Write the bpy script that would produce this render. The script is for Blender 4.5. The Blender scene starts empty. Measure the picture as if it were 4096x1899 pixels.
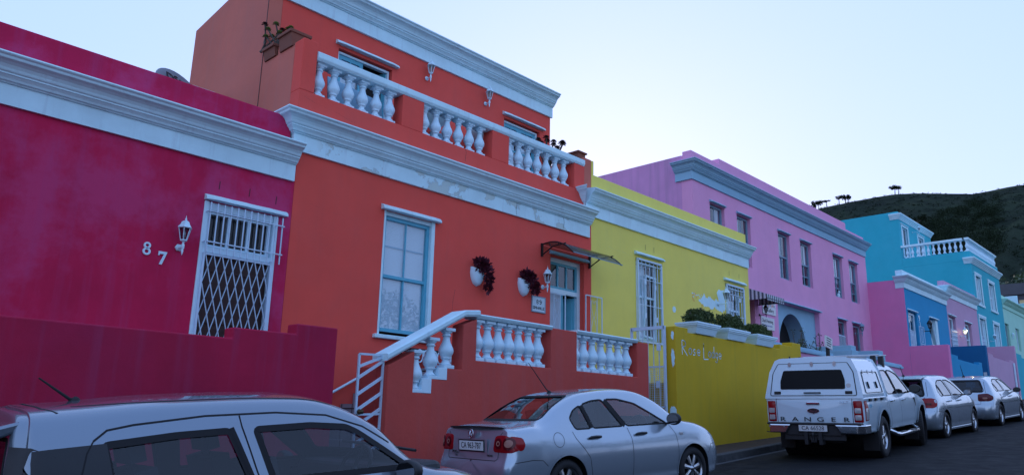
import bpy, bmesh, math, random
import numpy as np
from mathutils import Vector, Matrix
from mathutils.bvhtree import BVHTree
from mathutils.geometry import delaunay_2d_cdt
PI = math.pi
SC = bpy.context.scene
COL = SC.collection
rnd = random.Random(7)

# ------------------------------------------------------------------ objects
def tag(o, label=None, cat=None, group=None, kind=None):
    if label: o['label'] = label
    if cat: o['category'] = cat
    if group: o['group'] = group
    if kind: o['kind'] = kind
    return o
def thing(name, loc, label, cat, group=None, rot=None):
    o = bpy.data.objects.new(name, None); COL.objects.link(o)
    o.empty_display_size = .2; o.location = loc
    if rot: o.rotation_euler = rot
    return tag(o, label, cat, group)
def wloc(o):
    v = Vector((0, 0, 0))
    while o: v += o.location; o = o.parent
    return v
def dup(o, loc=None, rz=None, parent=None, label=None):
    c = o.copy(); COL.objects.link(c)
    if parent: c.parent = parent
    if loc is not None: c.location = loc
    if rz is not None: c.rotation_euler = (0, 0, rz)
    if label: c['label'] = label
    for ch in [k for k in bpy.data.objects if k.parent == o]:
        dup(ch, parent=c)
    return c

class MB:
    """collects faces; build() links them as ONE mesh object"""
    def __init__(s): s.v = []; s.f = []; s.sm = []
    def add(s, vs, fs, smooth=False):
        n = len(s.v); s.v += [tuple(p) for p in vs]
        s.f += [tuple(i + n for i in f) for f in fs]; s.sm += [smooth] * len(fs); return s
    def box(s, x0, x1, y0, y1, z0, z1):
        x0, x1 = min(x0, x1), max(x0, x1); y0, y1 = min(y0, y1), max(y0, y1); z0, z1 = min(z0, z1), max(z0, z1)
        return s.add([(x0,y0,z0),(x1,y0,z0),(x1,y1,z0),(x0,y1,z0),(x0,y0,z1),(x1,y0,z1),(x1,y1,z1),(x0,y1,z1)],
                     [(0,3,2,1),(4,5,6,7),(0,1,5,4),(1,2,6,5),(2,3,7,6),(3,0,4,7)])
    def quad(s, a, b, c, d): return s.add([a, b, c, d], [(0, 1, 2, 3)])
    def prism(s, poly, axis, a0, a1):
        """poly of 2-d points; axis 'y': (x,z), 'x': (y,z), 'z': (x,y)"""
        m = {'y': lambda p, t: (p[0], t, p[1]), 'x': lambda p, t: (t, p[0], p[1]), 'z': lambda p, t: (p[0], p[1], t)}[axis]
        n = len(poly)
        area = sum(poly[i][0]*poly[(i+1)%n][1] - poly[(i+1)%n][0]*poly[i][1] for i in range(n))
        if (area < 0): poly = poly[::-1]
        if axis == 'y': a0, a1 = max(a0, a1), min(a0, a1)
        else: a0, a1 = min(a0, a1), max(a0, a1)
        vs = [m(p, a0) for p in poly] + [m(p, a1) for p in poly]
        fs = [tuple(range(n))[::-1], tuple(range(n, 2*n))] + [(i, (i+1) % n, n + (i+1) % n, n + i) for i in range(n)]
        return s.add(vs, fs)
    def beam(s, p, q, w, h=None, up=(0, 0, 1)):
        h = h or w; p, q = Vector(p), Vector(q); d = (q - p).normalized(); u = Vector(up)
        if abs(d.dot(u)) > .99: u = Vector((1, 0, 0))
        r = u.cross(d).normalized() * (w/2); u = d.cross(r).normalized() * (h/2)
        vs = [p-r-u, p+r-u, p+r+u, p-r+u, q-r-u, q+r-u, q+r+u, q-r+u]
        return s.add(vs, [(0,3,2,1),(4,5,6,7),(0,1,5,4),(1,2,6,5),(2,3,7,6),(3,0,4,7)][::1])
    def tube(s, pts, r, n=8, cap=True, closed=False):
        pts = [Vector(p) for p in pts]; m = len(pts); rs = r if isinstance(r, (list, tuple)) else [r]*m
        ring = []; up = None
        for i, p in enumerate(pts):
            d = ((pts[(i+1) % m] if (closed or i < m-1) else p) - (pts[i-1] if (closed or i > 0) else p)).normalized()
            if up is None: up = Vector((0,0,1)) if abs(d.z) < .95 else Vector((1,0,0))
            a = d.cross(up).normalized(); b = a.cross(d).normalized(); up = b
            ring.append([p + a*math.cos(2*PI*k/n)*rs[i] + b*math.sin(2*PI*k/n)*rs[i] for k in range(n)])
        vs = [q for g in ring for q in g]; fs = []
        for i in range(m if closed else m-1):
            j = (i+1) % m
            for k in range(n): fs.append((i*n+k, j*n+k, j*n+(k+1) % n, i*n+(k+1) % n)[::-1])
        s.add(vs, fs, True)
        if cap and not closed:
            s.add(ring[0], [tuple(range(n))]); s.add(ring[-1], [tuple(range(n))[::-1]])
        return s
    def lathe(s, prof, c=(0,0,0), n=16, axis='z', flip=False):
        vs = []; cx, cy, cz = c
        for (r, h) in prof:
            for k in range(n):
                a = 2*PI*k/n; x, y = r*math.cos(a), r*math.sin(a)
                vs.append({'z': (cx+x, cy+y, cz+h), 'y': (cx+x, cy+h, cz+y), 'x': (cx+h, cy+x, cz+y)}[axis])
        fs = []
        for i in range(len(prof)-1):
            for k in range(n):
                f = (i*n+k, i*n+(k+1) % n, (i+1)*n+(k+1) % n, (i+1)*n+k)
                if axis == 'y': f = f[::-1]
                fs.append(f[::-1] if flip else f)
        s.add(vs, fs, True)
        return s
    def disc(s, c, r, n=16, axis='y', ang0=0, ry=None):
        ry = ry or r; vs = []
        for k in range(n):
            a = 2*PI*k/n + ang0; u, w = r*math.cos(a), ry*math.sin(a)
            vs.append({'y': (c[0]+u, c[1], c[2]+w), 'x': (c[0], c[1]+u, c[2]+w), 'z': (c[0]+u, c[1]+w, c[2])}[axis])
        return s.add(vs, [tuple(range(n)) if axis != 'x' else tuple(range(n))[::-1]])
    def sphere(s, c, r, nu=12, nv=8, sq=(1,1,1)):
        prof = [(max(1e-4, math.sin(PI*i/nv))*r, -math.cos(PI*i/nv)*r) for i in range(nv+1)]
        n0 = len(s.v); s.lathe(prof, (0,0,0), nu)
        for i in range(n0, len(s.v)):
            p = s.v[i]; s.v[i] = (p[0]*sq[0]+c[0], p[1]*sq[1]+c[1], p[2]*sq[2]+c[2])
        return s
    def xform(s, M, start=0):
        for i in range(start, len(s.v)): s.v[i] = tuple(M @ Vector(s.v[i]))
        return s
    def build(s, name, mat, parent=None, local=False, bevel=0, seg=2, smooth=None, autosmooth=None):
        me = bpy.data.meshes.new(name)
        off = Vector((0,0,0)) if (local or parent is None) else wloc(parent)
        me.from_pydata([tuple(Vector(p) - off) for p in s.v], [], s.f)
        me.polygons.foreach_set('use_smooth', s.sm if smooth is None else [smooth]*len(s.f))
        for mm in (mat if isinstance(mat, (list, tuple)) else [mat]): me.materials.append(mm)
        me.validate(); me.update()
        if autosmooth: me.set_sharp_from_angle(angle=math.radians(autosmooth))
        o = bpy.data.objects.new(name, me); COL.objects.link(o)
        if parent: o.parent = parent
        if bevel:
            b = o.modifiers.new('bevel', 'BEVEL'); b.width = bevel; b.segments = seg; b.limit_method = 'ANGLE'; b.angle_limit = math.radians(40)
        return o
def solo(name, mb, mat, label, cat, group=None, **k):
    """a thing that is one mesh, origin at its base"""
    xs = [p[0] for p in mb.v]; ys = [p[1] for p in mb.v]; zs = [p[2] for p in mb.v]
    base = Vector(((min(xs)+max(xs))/2, (min(ys)+max(ys))/2, min(zs)))
    mb.v = [tuple(Vector(p)-base) for p in mb.v]
    o = mb.build(name, mat, **k); o.location = base
    return tag(o, label, cat, group)
def text_mesh(body, size, align='CENTER', extrude=.002, shear=0, sx=1.0):
    cu = bpy.data.curves.new('lettering', 'FONT'); cu.body = body; cu.size = size; cu.align_x = align; cu.align_y = 'CENTER'
    cu.extrude = extrude; cu.shear = shear; cu.resolution_u = 3
    o = bpy.data.objects.new('lettering', cu); COL.objects.link(o)
    dg = bpy.context.evaluated_depsgraph_get(); dg.update()
    me = o.evaluated_get(dg).to_mesh()
    mb = MB(); mb.add([(v.co.x*sx, v.co.y, v.co.z) for v in me.vertices], [tuple(p.vertices) for p in me.polygons])
    o.evaluated_get(dg).to_mesh_clear(); bpy.data.objects.remove(o); bpy.data.curves.remove(cu)
    return mb
FACE_STREET = Matrix(((1,0,0,0),(0,0,-1,0),(0,1,0,0),(0,0,0,1)))       # text upright on a wall that faces -Y

# ------------------------------------------------------------------ materials
def ntree(name):
    m = bpy.data.materials.new(name); m.use_nodes = True; n = m.node_tree; n.nodes.clear()
    return m, n
def nd(t, typ, **k):
    o = t.nodes.new(typ)
    for a, b in k.items():
        if a == 'inp':
            for i, v in b.items(): o.inputs[i].default_value = v
        else: setattr(o, a, b)
    return o
def lk(t, a, b): t.links.new(a, b)
def rgba(c): return (c[0], c[1], c[2], 1)
def noise(t, co, scale, detail=4, rough=.6, dist=0):
    n = nd(t, 'ShaderNodeTexNoise', inp={'Scale': scale, 'Detail': detail, 'Roughness': rough, 'Distortion': dist}); lk(t, co, n.inputs['Vector']); return n.outputs['Fac']
def ramp(t, f, a, b, lo=0., hi=1.):
    n = nd(t, 'ShaderNodeMapRange', inp={1: a, 2: b, 3: lo, 4: hi}); lk(t, f, n.inputs[0]); return n.outputs[0]
def mixc(t, fac, a, b):
    n = nd(t, 'ShaderNodeMix', data_type='RGBA')
    if hasattr(fac, 'links'): lk(t, fac, n.inputs[0])
    else: n.inputs[0].default_value = fac
    for i, c in ((6, a), (7, b)):
        if hasattr(c, 'links'): lk(t, c, n.inputs[i])
        else: n.inputs[i].default_value = rgba(c)
    return n.outputs[2]
def mul(t, a, b):
    n = nd(t, 'ShaderNodeMath', operation='MULTIPLY')
    for i, c in ((0, a), (1, b)):
        if hasattr(c, 'links'): lk(t, c, n.inputs[i])
        else: n.inputs[i].default_value = c
    return n.outputs[0]
def coords(t, scale=(1,1,1), kind='Object'):
    c = nd(t, 'ShaderNodeTexCoord'); mp = nd(t, 'ShaderNodeMapping'); mp.inputs['Scale'].default_value = scale
    lk(t, c.outputs[kind], mp.inputs[0]); return mp.outputs[0]
def finish(t, col, rough=.8, bump=None, bstr=.2, bdist=.01, metal=0, spec=.3, coat=0, **k):
    b = nd(t, 'ShaderNodeBsdfPrincipled'); o = nd(t, 'ShaderNodeOutputMaterial'); lk(t, b.outputs[0], o.inputs[0])
    if hasattr(col, 'links'): lk(t, col, b.inputs['Base Color'])
    else: b.inputs['Base Color'].default_value = rgba(col)
    if hasattr(rough, 'links'): lk(t, rough, b.inputs['Roughness'])
    else: b.inputs['Roughness'].default_value = rough
    b.inputs['Metallic'].default_value = metal; b.inputs['Specular IOR Level'].default_value = spec; b.inputs['Coat Weight'].default_value = coat
    b.inputs['Coat Roughness'].default_value = .05
    if bump is not None:
        n = nd(t, 'ShaderNodeBump', inp={'Strength': bstr, 'Distance': bdist}); lk(t, bump, n.inputs['Height']); lk(t, n.outputs[0], b.inputs['Normal'])
    return b
def vary(c, k): return tuple(min(1, x*k) for x in c)
def plaster(name, c, fade=None, fade_amt=.5, streak=None, streak_amt=.4, grain=.25, rough=.85, thr=(.45,.7), mott=.14):
    """painted, rolled plaster: mottling, faded patches, rain streaks, fine grain"""
    m, t = ntree(name); co = coords(t); co2 = coords(t, (5.5, 5.5, .28))
    col = mixc(t, ramp(t, noise(t, co, 1.1, 6), .3, .7), vary(c, 1-mott), vary(c, 1+mott))
    if fade:
        f = mul(t, ramp(t, noise(t, co, .6, 9, .66, .12), thr[0], thr[1]), fade_amt); col = mixc(t, f, col, fade)
        f2 = mul(t, ramp(t, noise(t, coords(t, (2.2, 2.2, .8)), 1.3, 8, .7), .55, .75), fade_amt*.6); col = mixc(t, f2, col, fade)
    if streak:
        f = mul(t, ramp(t, noise(t, co2, 1., 5, .6), .5, .75), streak_amt); col = mixc(t, f, col, streak)
    sp = ramp(t, noise(t, co, 22, 3), .62, .8); col = mixc(t, mul(t, sp, .12), col, vary(c, .55))
    h = noise(t, co, 60, 5, .7); h2 = noise(t, co, 3.5, 5)
    a = nd(t, 'ShaderNodeMath', operation='ADD'); lk(t, mul(t, h, .35), a.inputs[0]); lk(t, h2, a.inputs[1])
    finish(t, col, rough, a.outputs[0], grain, .02, spec=.25); return m
def paint(name, c, rough=.5, dirt=.12, metal=0, spec=.4, coat=0, dirtc=None, sc=6):
    m, t = ntree(name); co = coords(t)
    dc = dirtc or vary(c, .55)
    f = mul(t, ramp(t, noise(t, co, sc, 6, .65), .45, .8), dirt*2)
    col = mixc(t, f, c, dc)
    finish(t, col, rough, noise(t, co, 40, 3), .06, .01, metal, spec, coat); return m
def white_trim(name, c=(.65,.92,.98), dirt=(.36,.44,.52), peel=None):
    m, t = ntree(name); co = coords(t)
    col = mixc(t, ramp(t, noise(t, co, 1.6, 7, .65), .35, .75), c, vary(c, .84))
    s = mul(t, ramp(t, noise(t, coords(t, (7,7,.7)), 1.2, 5), .56, .82), .45); col = mixc(t, s, col, dirt)
    h = noise(t, co, 30, 4)
    if peel:
        w = noise(t, coords(t, (1., 1., 1.15)), 1.25, 9, .62, .25)
        sx = nd(t, 'ShaderNodeSeparateXYZ'); lk(t, nd(t, 'ShaderNodeTexCoord').outputs['Object'], sx.inputs[0])
        band = mul(t, ramp(t, sx.outputs[0], -4.4, -2.2), ramp(t, sx.outputs[0], 4.6, 1.6))
        f = mul(t, ramp(t, w, .535, .542), ramp(t, band, .35, .5))
        fl = mul(t, ramp(t, noise(t, co, 4.2, 9, .7, .4), .66, .667), ramp(t, noise(t, co, .8, 2), .42, .5))
        zk = ramp(t, sx.outputs[2], 5.535, 5.515); mx = nd(t, 'ShaderNodeMath', operation='MAXIMUM'); f = mul(t, f, zk); fl = mul(t, fl, zk); lk(t, f, mx.inputs[0]); lk(t, fl, mx.inputs[1])
        col = mixc(t, mx.outputs[0], col, peel)
        edge = mul(t, mul(t, ramp(t, w, .522, .536), ramp(t, w, .546, .537)), mul(t, zk, ramp(t, band, .35, .5))); col = mixc(t, mul(t, edge, .5), col, (.25,.3,.33))
        hb = nd(t, 'ShaderNodeMath', operation='SUBTRACT'); lk(t, mul(t, h, .3), hb.inputs[0]); lk(t, mx.outputs[0], hb.inputs[1]); h = hb.outputs[0]
    finish(t, col, .6, h, .12 if not peel else .3, .01, spec=.35); return m
def glass(name, tint=(.75,.8,.85), amt=.9, rough=.01, f0=.06, pw=4.):
    m, t = ntree(name); tr = nd(t, 'ShaderNodeBsdfTransparent'); tr.inputs[0].default_value = rgba(tint)
    gl = nd(t, 'ShaderNodeBsdfGlossy'); gl.inputs['Roughness'].default_value = rough
    lw = nd(t, 'ShaderNodeLayerWeight', inp={'Blend': .5}); p5 = nd(t, 'ShaderNodeMath', operation='POWER'); lk(t, lw.outputs['Facing'], p5.inputs[0]); p5.inputs[1].default_value = pw
    wv = nd(t, 'ShaderNodeBump', inp={'Strength': .05, 'Distance': .02}); lk(t, noise(t, coords(t), 1.7, 2), wv.inputs['Height']); lk(t, wv.outputs[0], gl.inputs['Normal'])
    f = nd(t, 'ShaderNodeMath', operation='MULTIPLY_ADD'); lk(t, p5.outputs[0], f.inputs[0]); f.inputs[1].default_value = amt; f.inputs[2].default_value = f0
    mx = nd(t, 'ShaderNodeMixShader'); lk(t, f.outputs[0], mx.inputs[0]); lk(t, tr.outputs[0], mx.inputs[1]); lk(t, gl.outputs[0], mx.inputs[2])
    o = nd(t, 'ShaderNodeOutputMaterial'); lk(t, mx.outputs[0], o.inputs[0]); return m
def leafmat(name, a, b, rough=.55, spec=.35):
    m, t = ntree(name); co = coords(t); g = nd(t, 'ShaderNodeNewGeometry')
    rp = nd(t, 'ShaderNodeObjectInfo')
    col = mixc(t, ramp(t, noise(t, co, 9, 2), .35, .65), a, b)
    col = mixc(t, mul(t, g.outputs['Random Per Island'], .5), col, b)
    finish(t, col, rough, spec=spec); return m

M = {}
M['white'] = white_trim('white_trim_paint')
M['white_peel'] = white_trim('white_peeling_paint', peel=(.52,.66,.64))
M['gloss_white'] = paint('white_gloss_enamel', (.63,.86,.96), .35, .08)
M['grille_white'] = paint('white_metal_enamel', (.56,.74,.88), .4, .12, dirtc=(.3,.27,.25))
M['magenta'] = plaster('magenta_plaster', (.54,.0145,.075), fade=(.56,.06,.19), fade_amt=.6, streak=(.46,.05,.17), streak_amt=.5, thr=(.49,.60))
M['magenta_low'] = plaster('magenta_stained_plaster', (.43,.0145,.058), fade=(.32,.022,.085), fade_amt=.4, streak=(.36,.045,.125), streak_amt=.6)
M['coral'] = plaster('coral_plaster', (.80,.095,.070), fade=(.68,.12,.10), fade_amt=.35, streak=(.60,.095,.08), streak_amt=.2, mott=.06)
M['coral_side'] = plaster('coral_weathered_plaster', (.60,.165,.115), fade=(.52,.17,.135), fade_amt=.5, streak=(.5,.19,.15), streak_amt=.35, mott=.08)
M['coral_rough'] = plaster('coral_rough_plaster', (.56,.082,.064), fade=(.50,.10,.085), fade_amt=.4, streak=(.46,.12,.12), streak_amt=.35, grain=.5, mott=.08)
M['yellow'] = plaster('yellow_plaster', (.86,.74,.155), fade=(.72,.65,.18), fade_amt=.3, streak=(.64,.6,.18), streak_amt=.15, mott=.05)
M['yellow_low'] = plaster('mustard_plaster', (.60,.40,.020), fade=(.50,.37,.035), fade_amt=.5, streak=(.38,.31,.04), streak_amt=.35, mott=.07)
M['pink'] = plaster('pink_plaster', (.80,.36,.57), fade=(.70,.36,.6), fade_amt=.25, streak=(.64,.31,.53), streak_amt=.2, mott=.05)
M['pink_side'] = plaster('pink_weathered_plaster', (.66,.31,.54), fade=(.5,.27,.44), fade_amt=.4, streak=(.35,.22,.33), streak_amt=.5, mott=.08)
M['hotpink'] = plaster('hot_pink_plaster', (.78,.23,.46), fade=(.68,.28,.52), fade_amt=.45, streak=(.6,.24,.44), streak_amt=.15, mott=.05)
M['blue'] = plaster('blue_plaster', (.026,.30,.54), fade=(.036,.32,.55), fade_amt=.3, mott=.05)
M['darkblue'] = plaster('dark_blue_plaster', (.016,.14,.30), mott=.05)
M['mauve'] = plaster('mauve_plaster', (.57,.35,.5), fade=(.52,.38,.52), fade_amt=.3, mott=.05)
M['teal'] = plaster('teal_plaster', (.035,.43,.52), fade=(.08,.47,.57), fade_amt=.3, streak=(.05,.41,.5), streak_amt=.3, mott=.05)
M['mint'] = plaster('mint_plaster', (.40,.74,.60), mott=.05)
M['cream'] = plaster('cream_plaster', (.6,.42,.2), mott=.06)
M['grey'] = plaster('blue_grey_plaster', (.29,.51,.64), mott=.06)
M['greydark'] = plaster('dark_grey_roofing', (.10,.10,.11), mott=.1)
M['glass_dim'] = glass('dim_glass', (.8,.85,.9), .8, f0=.04)
M['teal_frame'] = paint('turquoise_gloss_paint', (.10,.44,.58), .4, .15)
M['grey_frame'] = paint('grey_gloss_paint', (.19,.32,.42), .4, .1)
M['glass'] = glass('window_glass', (.85,.9,.93), f0=.12); M['carglass'] = glass('car_window_glass', (.62,.68,.72), 1.0, pw=2.6)
M['tint'] = glass('tinted_glass', (.10,.11,.13), 1.0); M['poly'] = glass('smoked_polycarbonate', (.26,.26,.20), .5, .2)
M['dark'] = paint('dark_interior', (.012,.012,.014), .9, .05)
M['blind'] = paint('white_blind', (.74,.88,.93), .7, .03)
M['curtain'] = paint('net_curtain', (.5,.58,.66), .9, .2, sc=3)
M['terracotta'] = paint('terracotta', (.22,.075,.045), .8, .2)
M['black'] = paint('black_metal', (.012,.012,.014), .45, .1)
M['rubber'] = paint('black_rubber', (.016,.016,.018), .75, .1)
M['chrome'] = paint('chrome', (.72,.74,.76), .12, .05, metal=1)
M['alloy'] = paint('alloy_wheel', (.50,.52,.54), .28, .12, metal=1)
M['brass'] = paint('old_brass', (.12,.085,.04), .4, .3, metal=.8)
M['lampglass'] = glass('lamp_glass', (.55,.55,.55), .9, .05)
M['wood_dark'] = paint('dark_door_wood', (.05,.018,.014), .5, .3)
M['leaf_red'] = leafmat('dark_red_leaves', (.06,.012,.024), (.115,.022,.045))
M['leaf_box'] = leafmat('box_leaves', (.036,.062,.016), (.10,.135,.04))
M['leaf_suc'] = leafmat('succulent_leaves', (.12,.22,.05), (.22,.32,.09))
M['leaf_dark'] = leafmat('dark_succulent', (.02,.012,.014), (.05,.03,.03))
M['leaf_pine'] = leafmat('pine_foliage', (.013,.021,.012), (.024,.036,.018), .9, .03)
M['leaf_green'] = leafmat('tree_foliage', (.03,.055,.018), (.055,.085,.03))
M['bark'] = paint('bark', (.10,.085,.07), .9, .3)
M['plate'] = paint('number_plate', (.66,.68,.68), .35, .1)
M['ink'] = paint('black_ink', (.01,.01,.012), .6, .05)
# ------------------------------------------------------------------ camera, sky, sun
cam = bpy.data.objects.new('camera', bpy.data.cameras.new('camera')); COL.objects.link(cam); SC.camera = cam
Rw = [[0.6920403424641777, 0.18570546208606017, 0.6975626464723197], [-0.721498508264987, 0.14741679018032472, 0.6765413457759464], [0.022804976945005162, -0.9714843134731168, 0.23600457983311426]]
cam.matrix_world = Matrix([[Rw[i][0], -Rw[i][1], -Rw[i][2], 0] for i in range(3)] + [[0, 0, 0, 1]])
cam.data.sensor_width = 36; cam.data.lens = 26.92; cam.data.clip_end = 6000; cam.data.clip_start = .05
SUN_EL, SUN_AZ = math.radians(14), math.radians(38)              # azimuth measured from +X towards +Y
w = bpy.data.worlds.new('World'); SC.world = w; w.use_nodes = True; t = w.node_tree; t.nodes.clear()
sky = nd(t, 'ShaderNodeTexSky', sky_type='NISHITA'); sky.sun_disc = False; sky.sun_elevation = SUN_EL; sky.sun_rotation = math.pi/2 - SUN_AZ
sky.air_density = 1.0; sky.dust_density = .5; sky.ozone_density = 3.0; sky.altitude = 50
bg = nd(t, 'ShaderNodeBackground', inp={'Strength': .12}); wo = nd(t, 'ShaderNodeOutputWorld')
sp_ = nd(t, 'ShaderNodeSeparateColor'); cb_ = nd(t, 'ShaderNodeCombineColor'); lk(t, sky.outputs[0], sp_.inputs[0])
for i, (ref, g, k) in enumerate(((1.45, .29, .505), (2.48, .21, .695), (4.2, .12, 1.19))):      # thin high haze evens the sky out
    a = nd(t, 'ShaderNodeMath', operation='POWER'); lk(t, mul(t, sp_.outputs[i], 1/ref), a.inputs[0]); a.inputs[1].default_value = g
    lk(t, mul(t, a.outputs[0], k/.12), cb_.inputs[i])
lk(t, cb_.outputs[0], bg.inputs[0]); lk(t, bg.outputs[0], wo.inputs[0])
sl = bpy.data.lights.new('sun', 'SUN'); sl.energy = .5; sl.angle = math.radians(12); sl.color = (1, .9, .8)
so = bpy.data.objects.new('sun', sl); COL.objects.link(so)
sd = Vector((math.cos(SUN_AZ)*math.cos(SUN_EL), math.sin(SUN_AZ)*math.cos(SUN_EL), math.sin(SUN_EL)))
so.rotation_euler = sd.to_track_quat('Z', 'Y').to_euler()
SC.view_settings.view_transform = 'Standard'; SC.view_settings.look = 'None'; SC.view_settings.exposure = .19; SC.view_settings.gamma = 1

# ------------------------------------------------------------------ ground, road, pavement
def zr(x): return -1.47 + .064*min(x, 75)
KERB = [(-40, 7.3), (12.8, 7.40), (16.6, 7.66), (30, 8.15), (45, 8.6), (90, 9.2)]
def ky(x):
    for (a, b), (c, d) in zip(KERB, KERB[1:]):
        if x <= c: return b + (d-b)*(x-a)/(c-a)
    return KERB[-1][1]
XS = [-40, -20, -8, 0, 4, 8, 12.8, 16.6, 20, 25, 30, 37, 45, 60, 75, 90]
def strip(fa, fb, dz):
    mb = MB(); n = len(XS)
    mb.add([(x, fa(x), zr(x)+dz) for x in XS] + [(x, fb(x), zr(x)+dz) for x in XS], [(i, i+1, n+i+1, n+i) for i in range(n-1)]); return mb
m, t = ntree('asphalt'); co = coords(t)
c = mixc(t, ramp(t, noise(t, co, .5, 6), .3, .7), (.0055,.0065,.008), (.010,.011,.013))
c = mixc(t, mul(t, ramp(t, noise(t, co, 130, 2), .58, .72), .7), c, (.05,.05,.055))
c = mixc(t, mul(t, ramp(t, noise(t, coords(t, (.25, 1.6, 1)), 1.1, 5), .5, .7), .5), c, (.008,.008,.009))
vo = nd(t, 'ShaderNodeTexVoronoi', feature='DISTANCE_TO_EDGE', inp={'Scale': .33}); 
wv = nd(t, 'ShaderNodeVectorMath', operation='ADD'); nz = nd(t, 'ShaderNodeTexNoise', inp={'Scale': 1.4, 'Detail': 6}); lk(t, co, nz.inputs['Vector']); lk(t, co, wv.inputs[0]); lk(t, nz.outputs['Color'], wv.inputs[1]); lk(t, wv.outputs[0], vo.inputs['Vector'])
c = mixc(t, mul(t, ramp(t, vo.outputs['Distance'], .022, .006), .8), c, (.003,.003,.0035))
finish(t, c, ramp(t, noise(t, co, 3, 4), .3, .7, .7, .9), noise(t, co, 160, 3), .5, .01, spec=.16); M['asphalt'] = m
m, t = ntree('brick_paving'); co = coords(t)
br = nd(t, 'ShaderNodeTexBrick', inp={'Color1': (.08,.045,.03,1), 'Color2': (.055,.036,.026,1), 'Mortar': (.022,.02,.018,1), 'Scale': 1, 'Mortar Size': .006, 'Brick Width': .21, 'Row Height': .105}); lk(t, co, br.inputs['Vector'])
c = mixc(t, mul(t, ramp(t, noise(t, co, 2.2, 6), .4, .7), .6), br.outputs['Color'], (.035,.028,.025))
finish(t, c, .85, br.outputs['Fac'], -.4, .01); M['paver'] = m
m, t = ntree('kerb_concrete'); co = coords(t)
c = mixc(t, ramp(t, noise(t, co, 3, 6), .3, .7), (.04,.042,.045), (.085,.087,.09)); c = mixc(t, mul(t, ramp(t, noise(t, co, 14, 4), .55, .75), .5), c, (.02,.02,.02))
finish(t, c, .85, noise(t, co, 50, 4), .3, .01); M['kerb'] = m
m, t = ntree('bare_ground'); co = coords(t)
finish(t, mixc(t, ramp(t, noise(t, co, .2, 6), .3, .7), (.05,.055,.035), (.09,.08,.06)), .95); M['ground'] = m
g = MB(); gx = [-300, -40, 75, 140]
g.add([(x, -120, zr(x)-.35) for x in gx] + [(x, 320, zr(x)-.35) for x in gx], [(i, i+1, 5+i, 4+i) for i in range(3)])
tag(g.build('ground', M['ground']), kind='structure')
tag(strip(lambda x: -4.2, lambda x: ky(x)+.02, 0).build('road', M['asphalt']), kind='structure')
kb = MB(); n = len(XS)
P = [(0, -.05), (.012, .13), (.03, .145), (.14, .15), (.14, -.05)]
kb.add([(x, ky(x)+a, zr(x)+b) for x in XS for a, b in P], [(i*5+k, i*5+k+1, (i+1)*5+k+1, (i+1)*5+k) for i in range(n-1) for k in range(4)])
ko = tag(kb.build('kerb', M['kerb']), kind='structure')
tag(strip(lambda x: ky(x)-.13, lambda x: ky(x)+.004, .006).build('gutter_strip', M['kerb']), kind='structure')
tag(strip(lambda x: ky(x)+.139, lambda x: 14.5, .144).build('pavement', M['paver']), kind='structure')
tag(strip(lambda x: -4.2, lambda x: -12, .12).build('far_pavement', M['paver']), kind='structure')

# ------------------------------------------------------------------ hill behind the town
CREST = [(-30, 4.7), (-14, 5), (-4, 9), (2, 13.2), (9.1, 15.32), (10.1, 15.28), (10.8, 15.2), (11.56, 15.14), (12.0, 15.12), (12.57, 15.21), (14.1, 15.42), (15.33, 15.58), (16.68, 15.66), (17.68, 15.59), (18.8, 15.49), (19.8, 15.37), (20.7, 15.27), (21.6, 15.12), (22.1, 15.0), (24, 14.3), (28, 12.5), (36, 9), (50, 5), (75, 3)]
def crest(a):
    for (p, q), (r, s) in zip(CREST, CREST[1:]):
        if a <= r: return q + (s-q)*max(0, (a-p))/(r-p)
    return 3
RC = 700
def hillz(az, r):
    ce = crest(az); t_ = max(0, min(1, (r-110)/(RC-110)))
    el = 4.6 + (ce-4.6)*(1-(1-t_)**1.6) if ce > 4.6 else ce*t_
    z = r*math.tan(math.radians(el))
    bump = 2.2*math.sin(az*1.9+r*.013)*math.sin(r*.021+az*.7) + 1.1*math.sin(az*6.1+r*.05) + .8*math.sin(r*.09-az*3)
    if r > RC: return RC*math.tan(math.radians(ce)) - (r-RC)*.35
    return z + bump*(1-t_**3)
def hpos(az, r, dz=0):
    a = math.radians(az); return Vector((r*math.cos(a), r*math.sin(a), hillz(az, r)+dz))
hm = MB(); AZ = [-30+.5*i for i in range(211)]; RR = [110+ (RC-110)*(i/44) for i in range(45)] + [760, 900]
hm.add([tuple(hpos(a_, r_)) for a_ in AZ for r_ in RR], [(i*len(RR)+k, i*len(RR)+k+1, (i+1)*len(RR)+k+1, (i+1)*len(RR)+k)[::-1] for i in range(len(AZ)-1) for k in range(len(RR)-1)], True)
m, t = ntree('hill_grass'); co = coords(t)
c = mixc(t, ramp(t, noise(t, co, .012, 8, .65), .35, .65), (.016,.0235,.0165), (.033,.047,.028))
c = mixc(t, ramp(t, noise(t, co, .07, 8, .7), .5, .62), c, (.012,.018,.0135))
c = mixc(t, mul(t, ramp(t, noise(t, co, .03, 5), .56, .7), .5), c, (.07,.085,.045))
finish(t, c, .95, noise(t, co, .3, 6), .8, 2., spec=.02); M['hill'] = m
tag(hm.build('hill', M['hill']), kind='structure')

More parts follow.
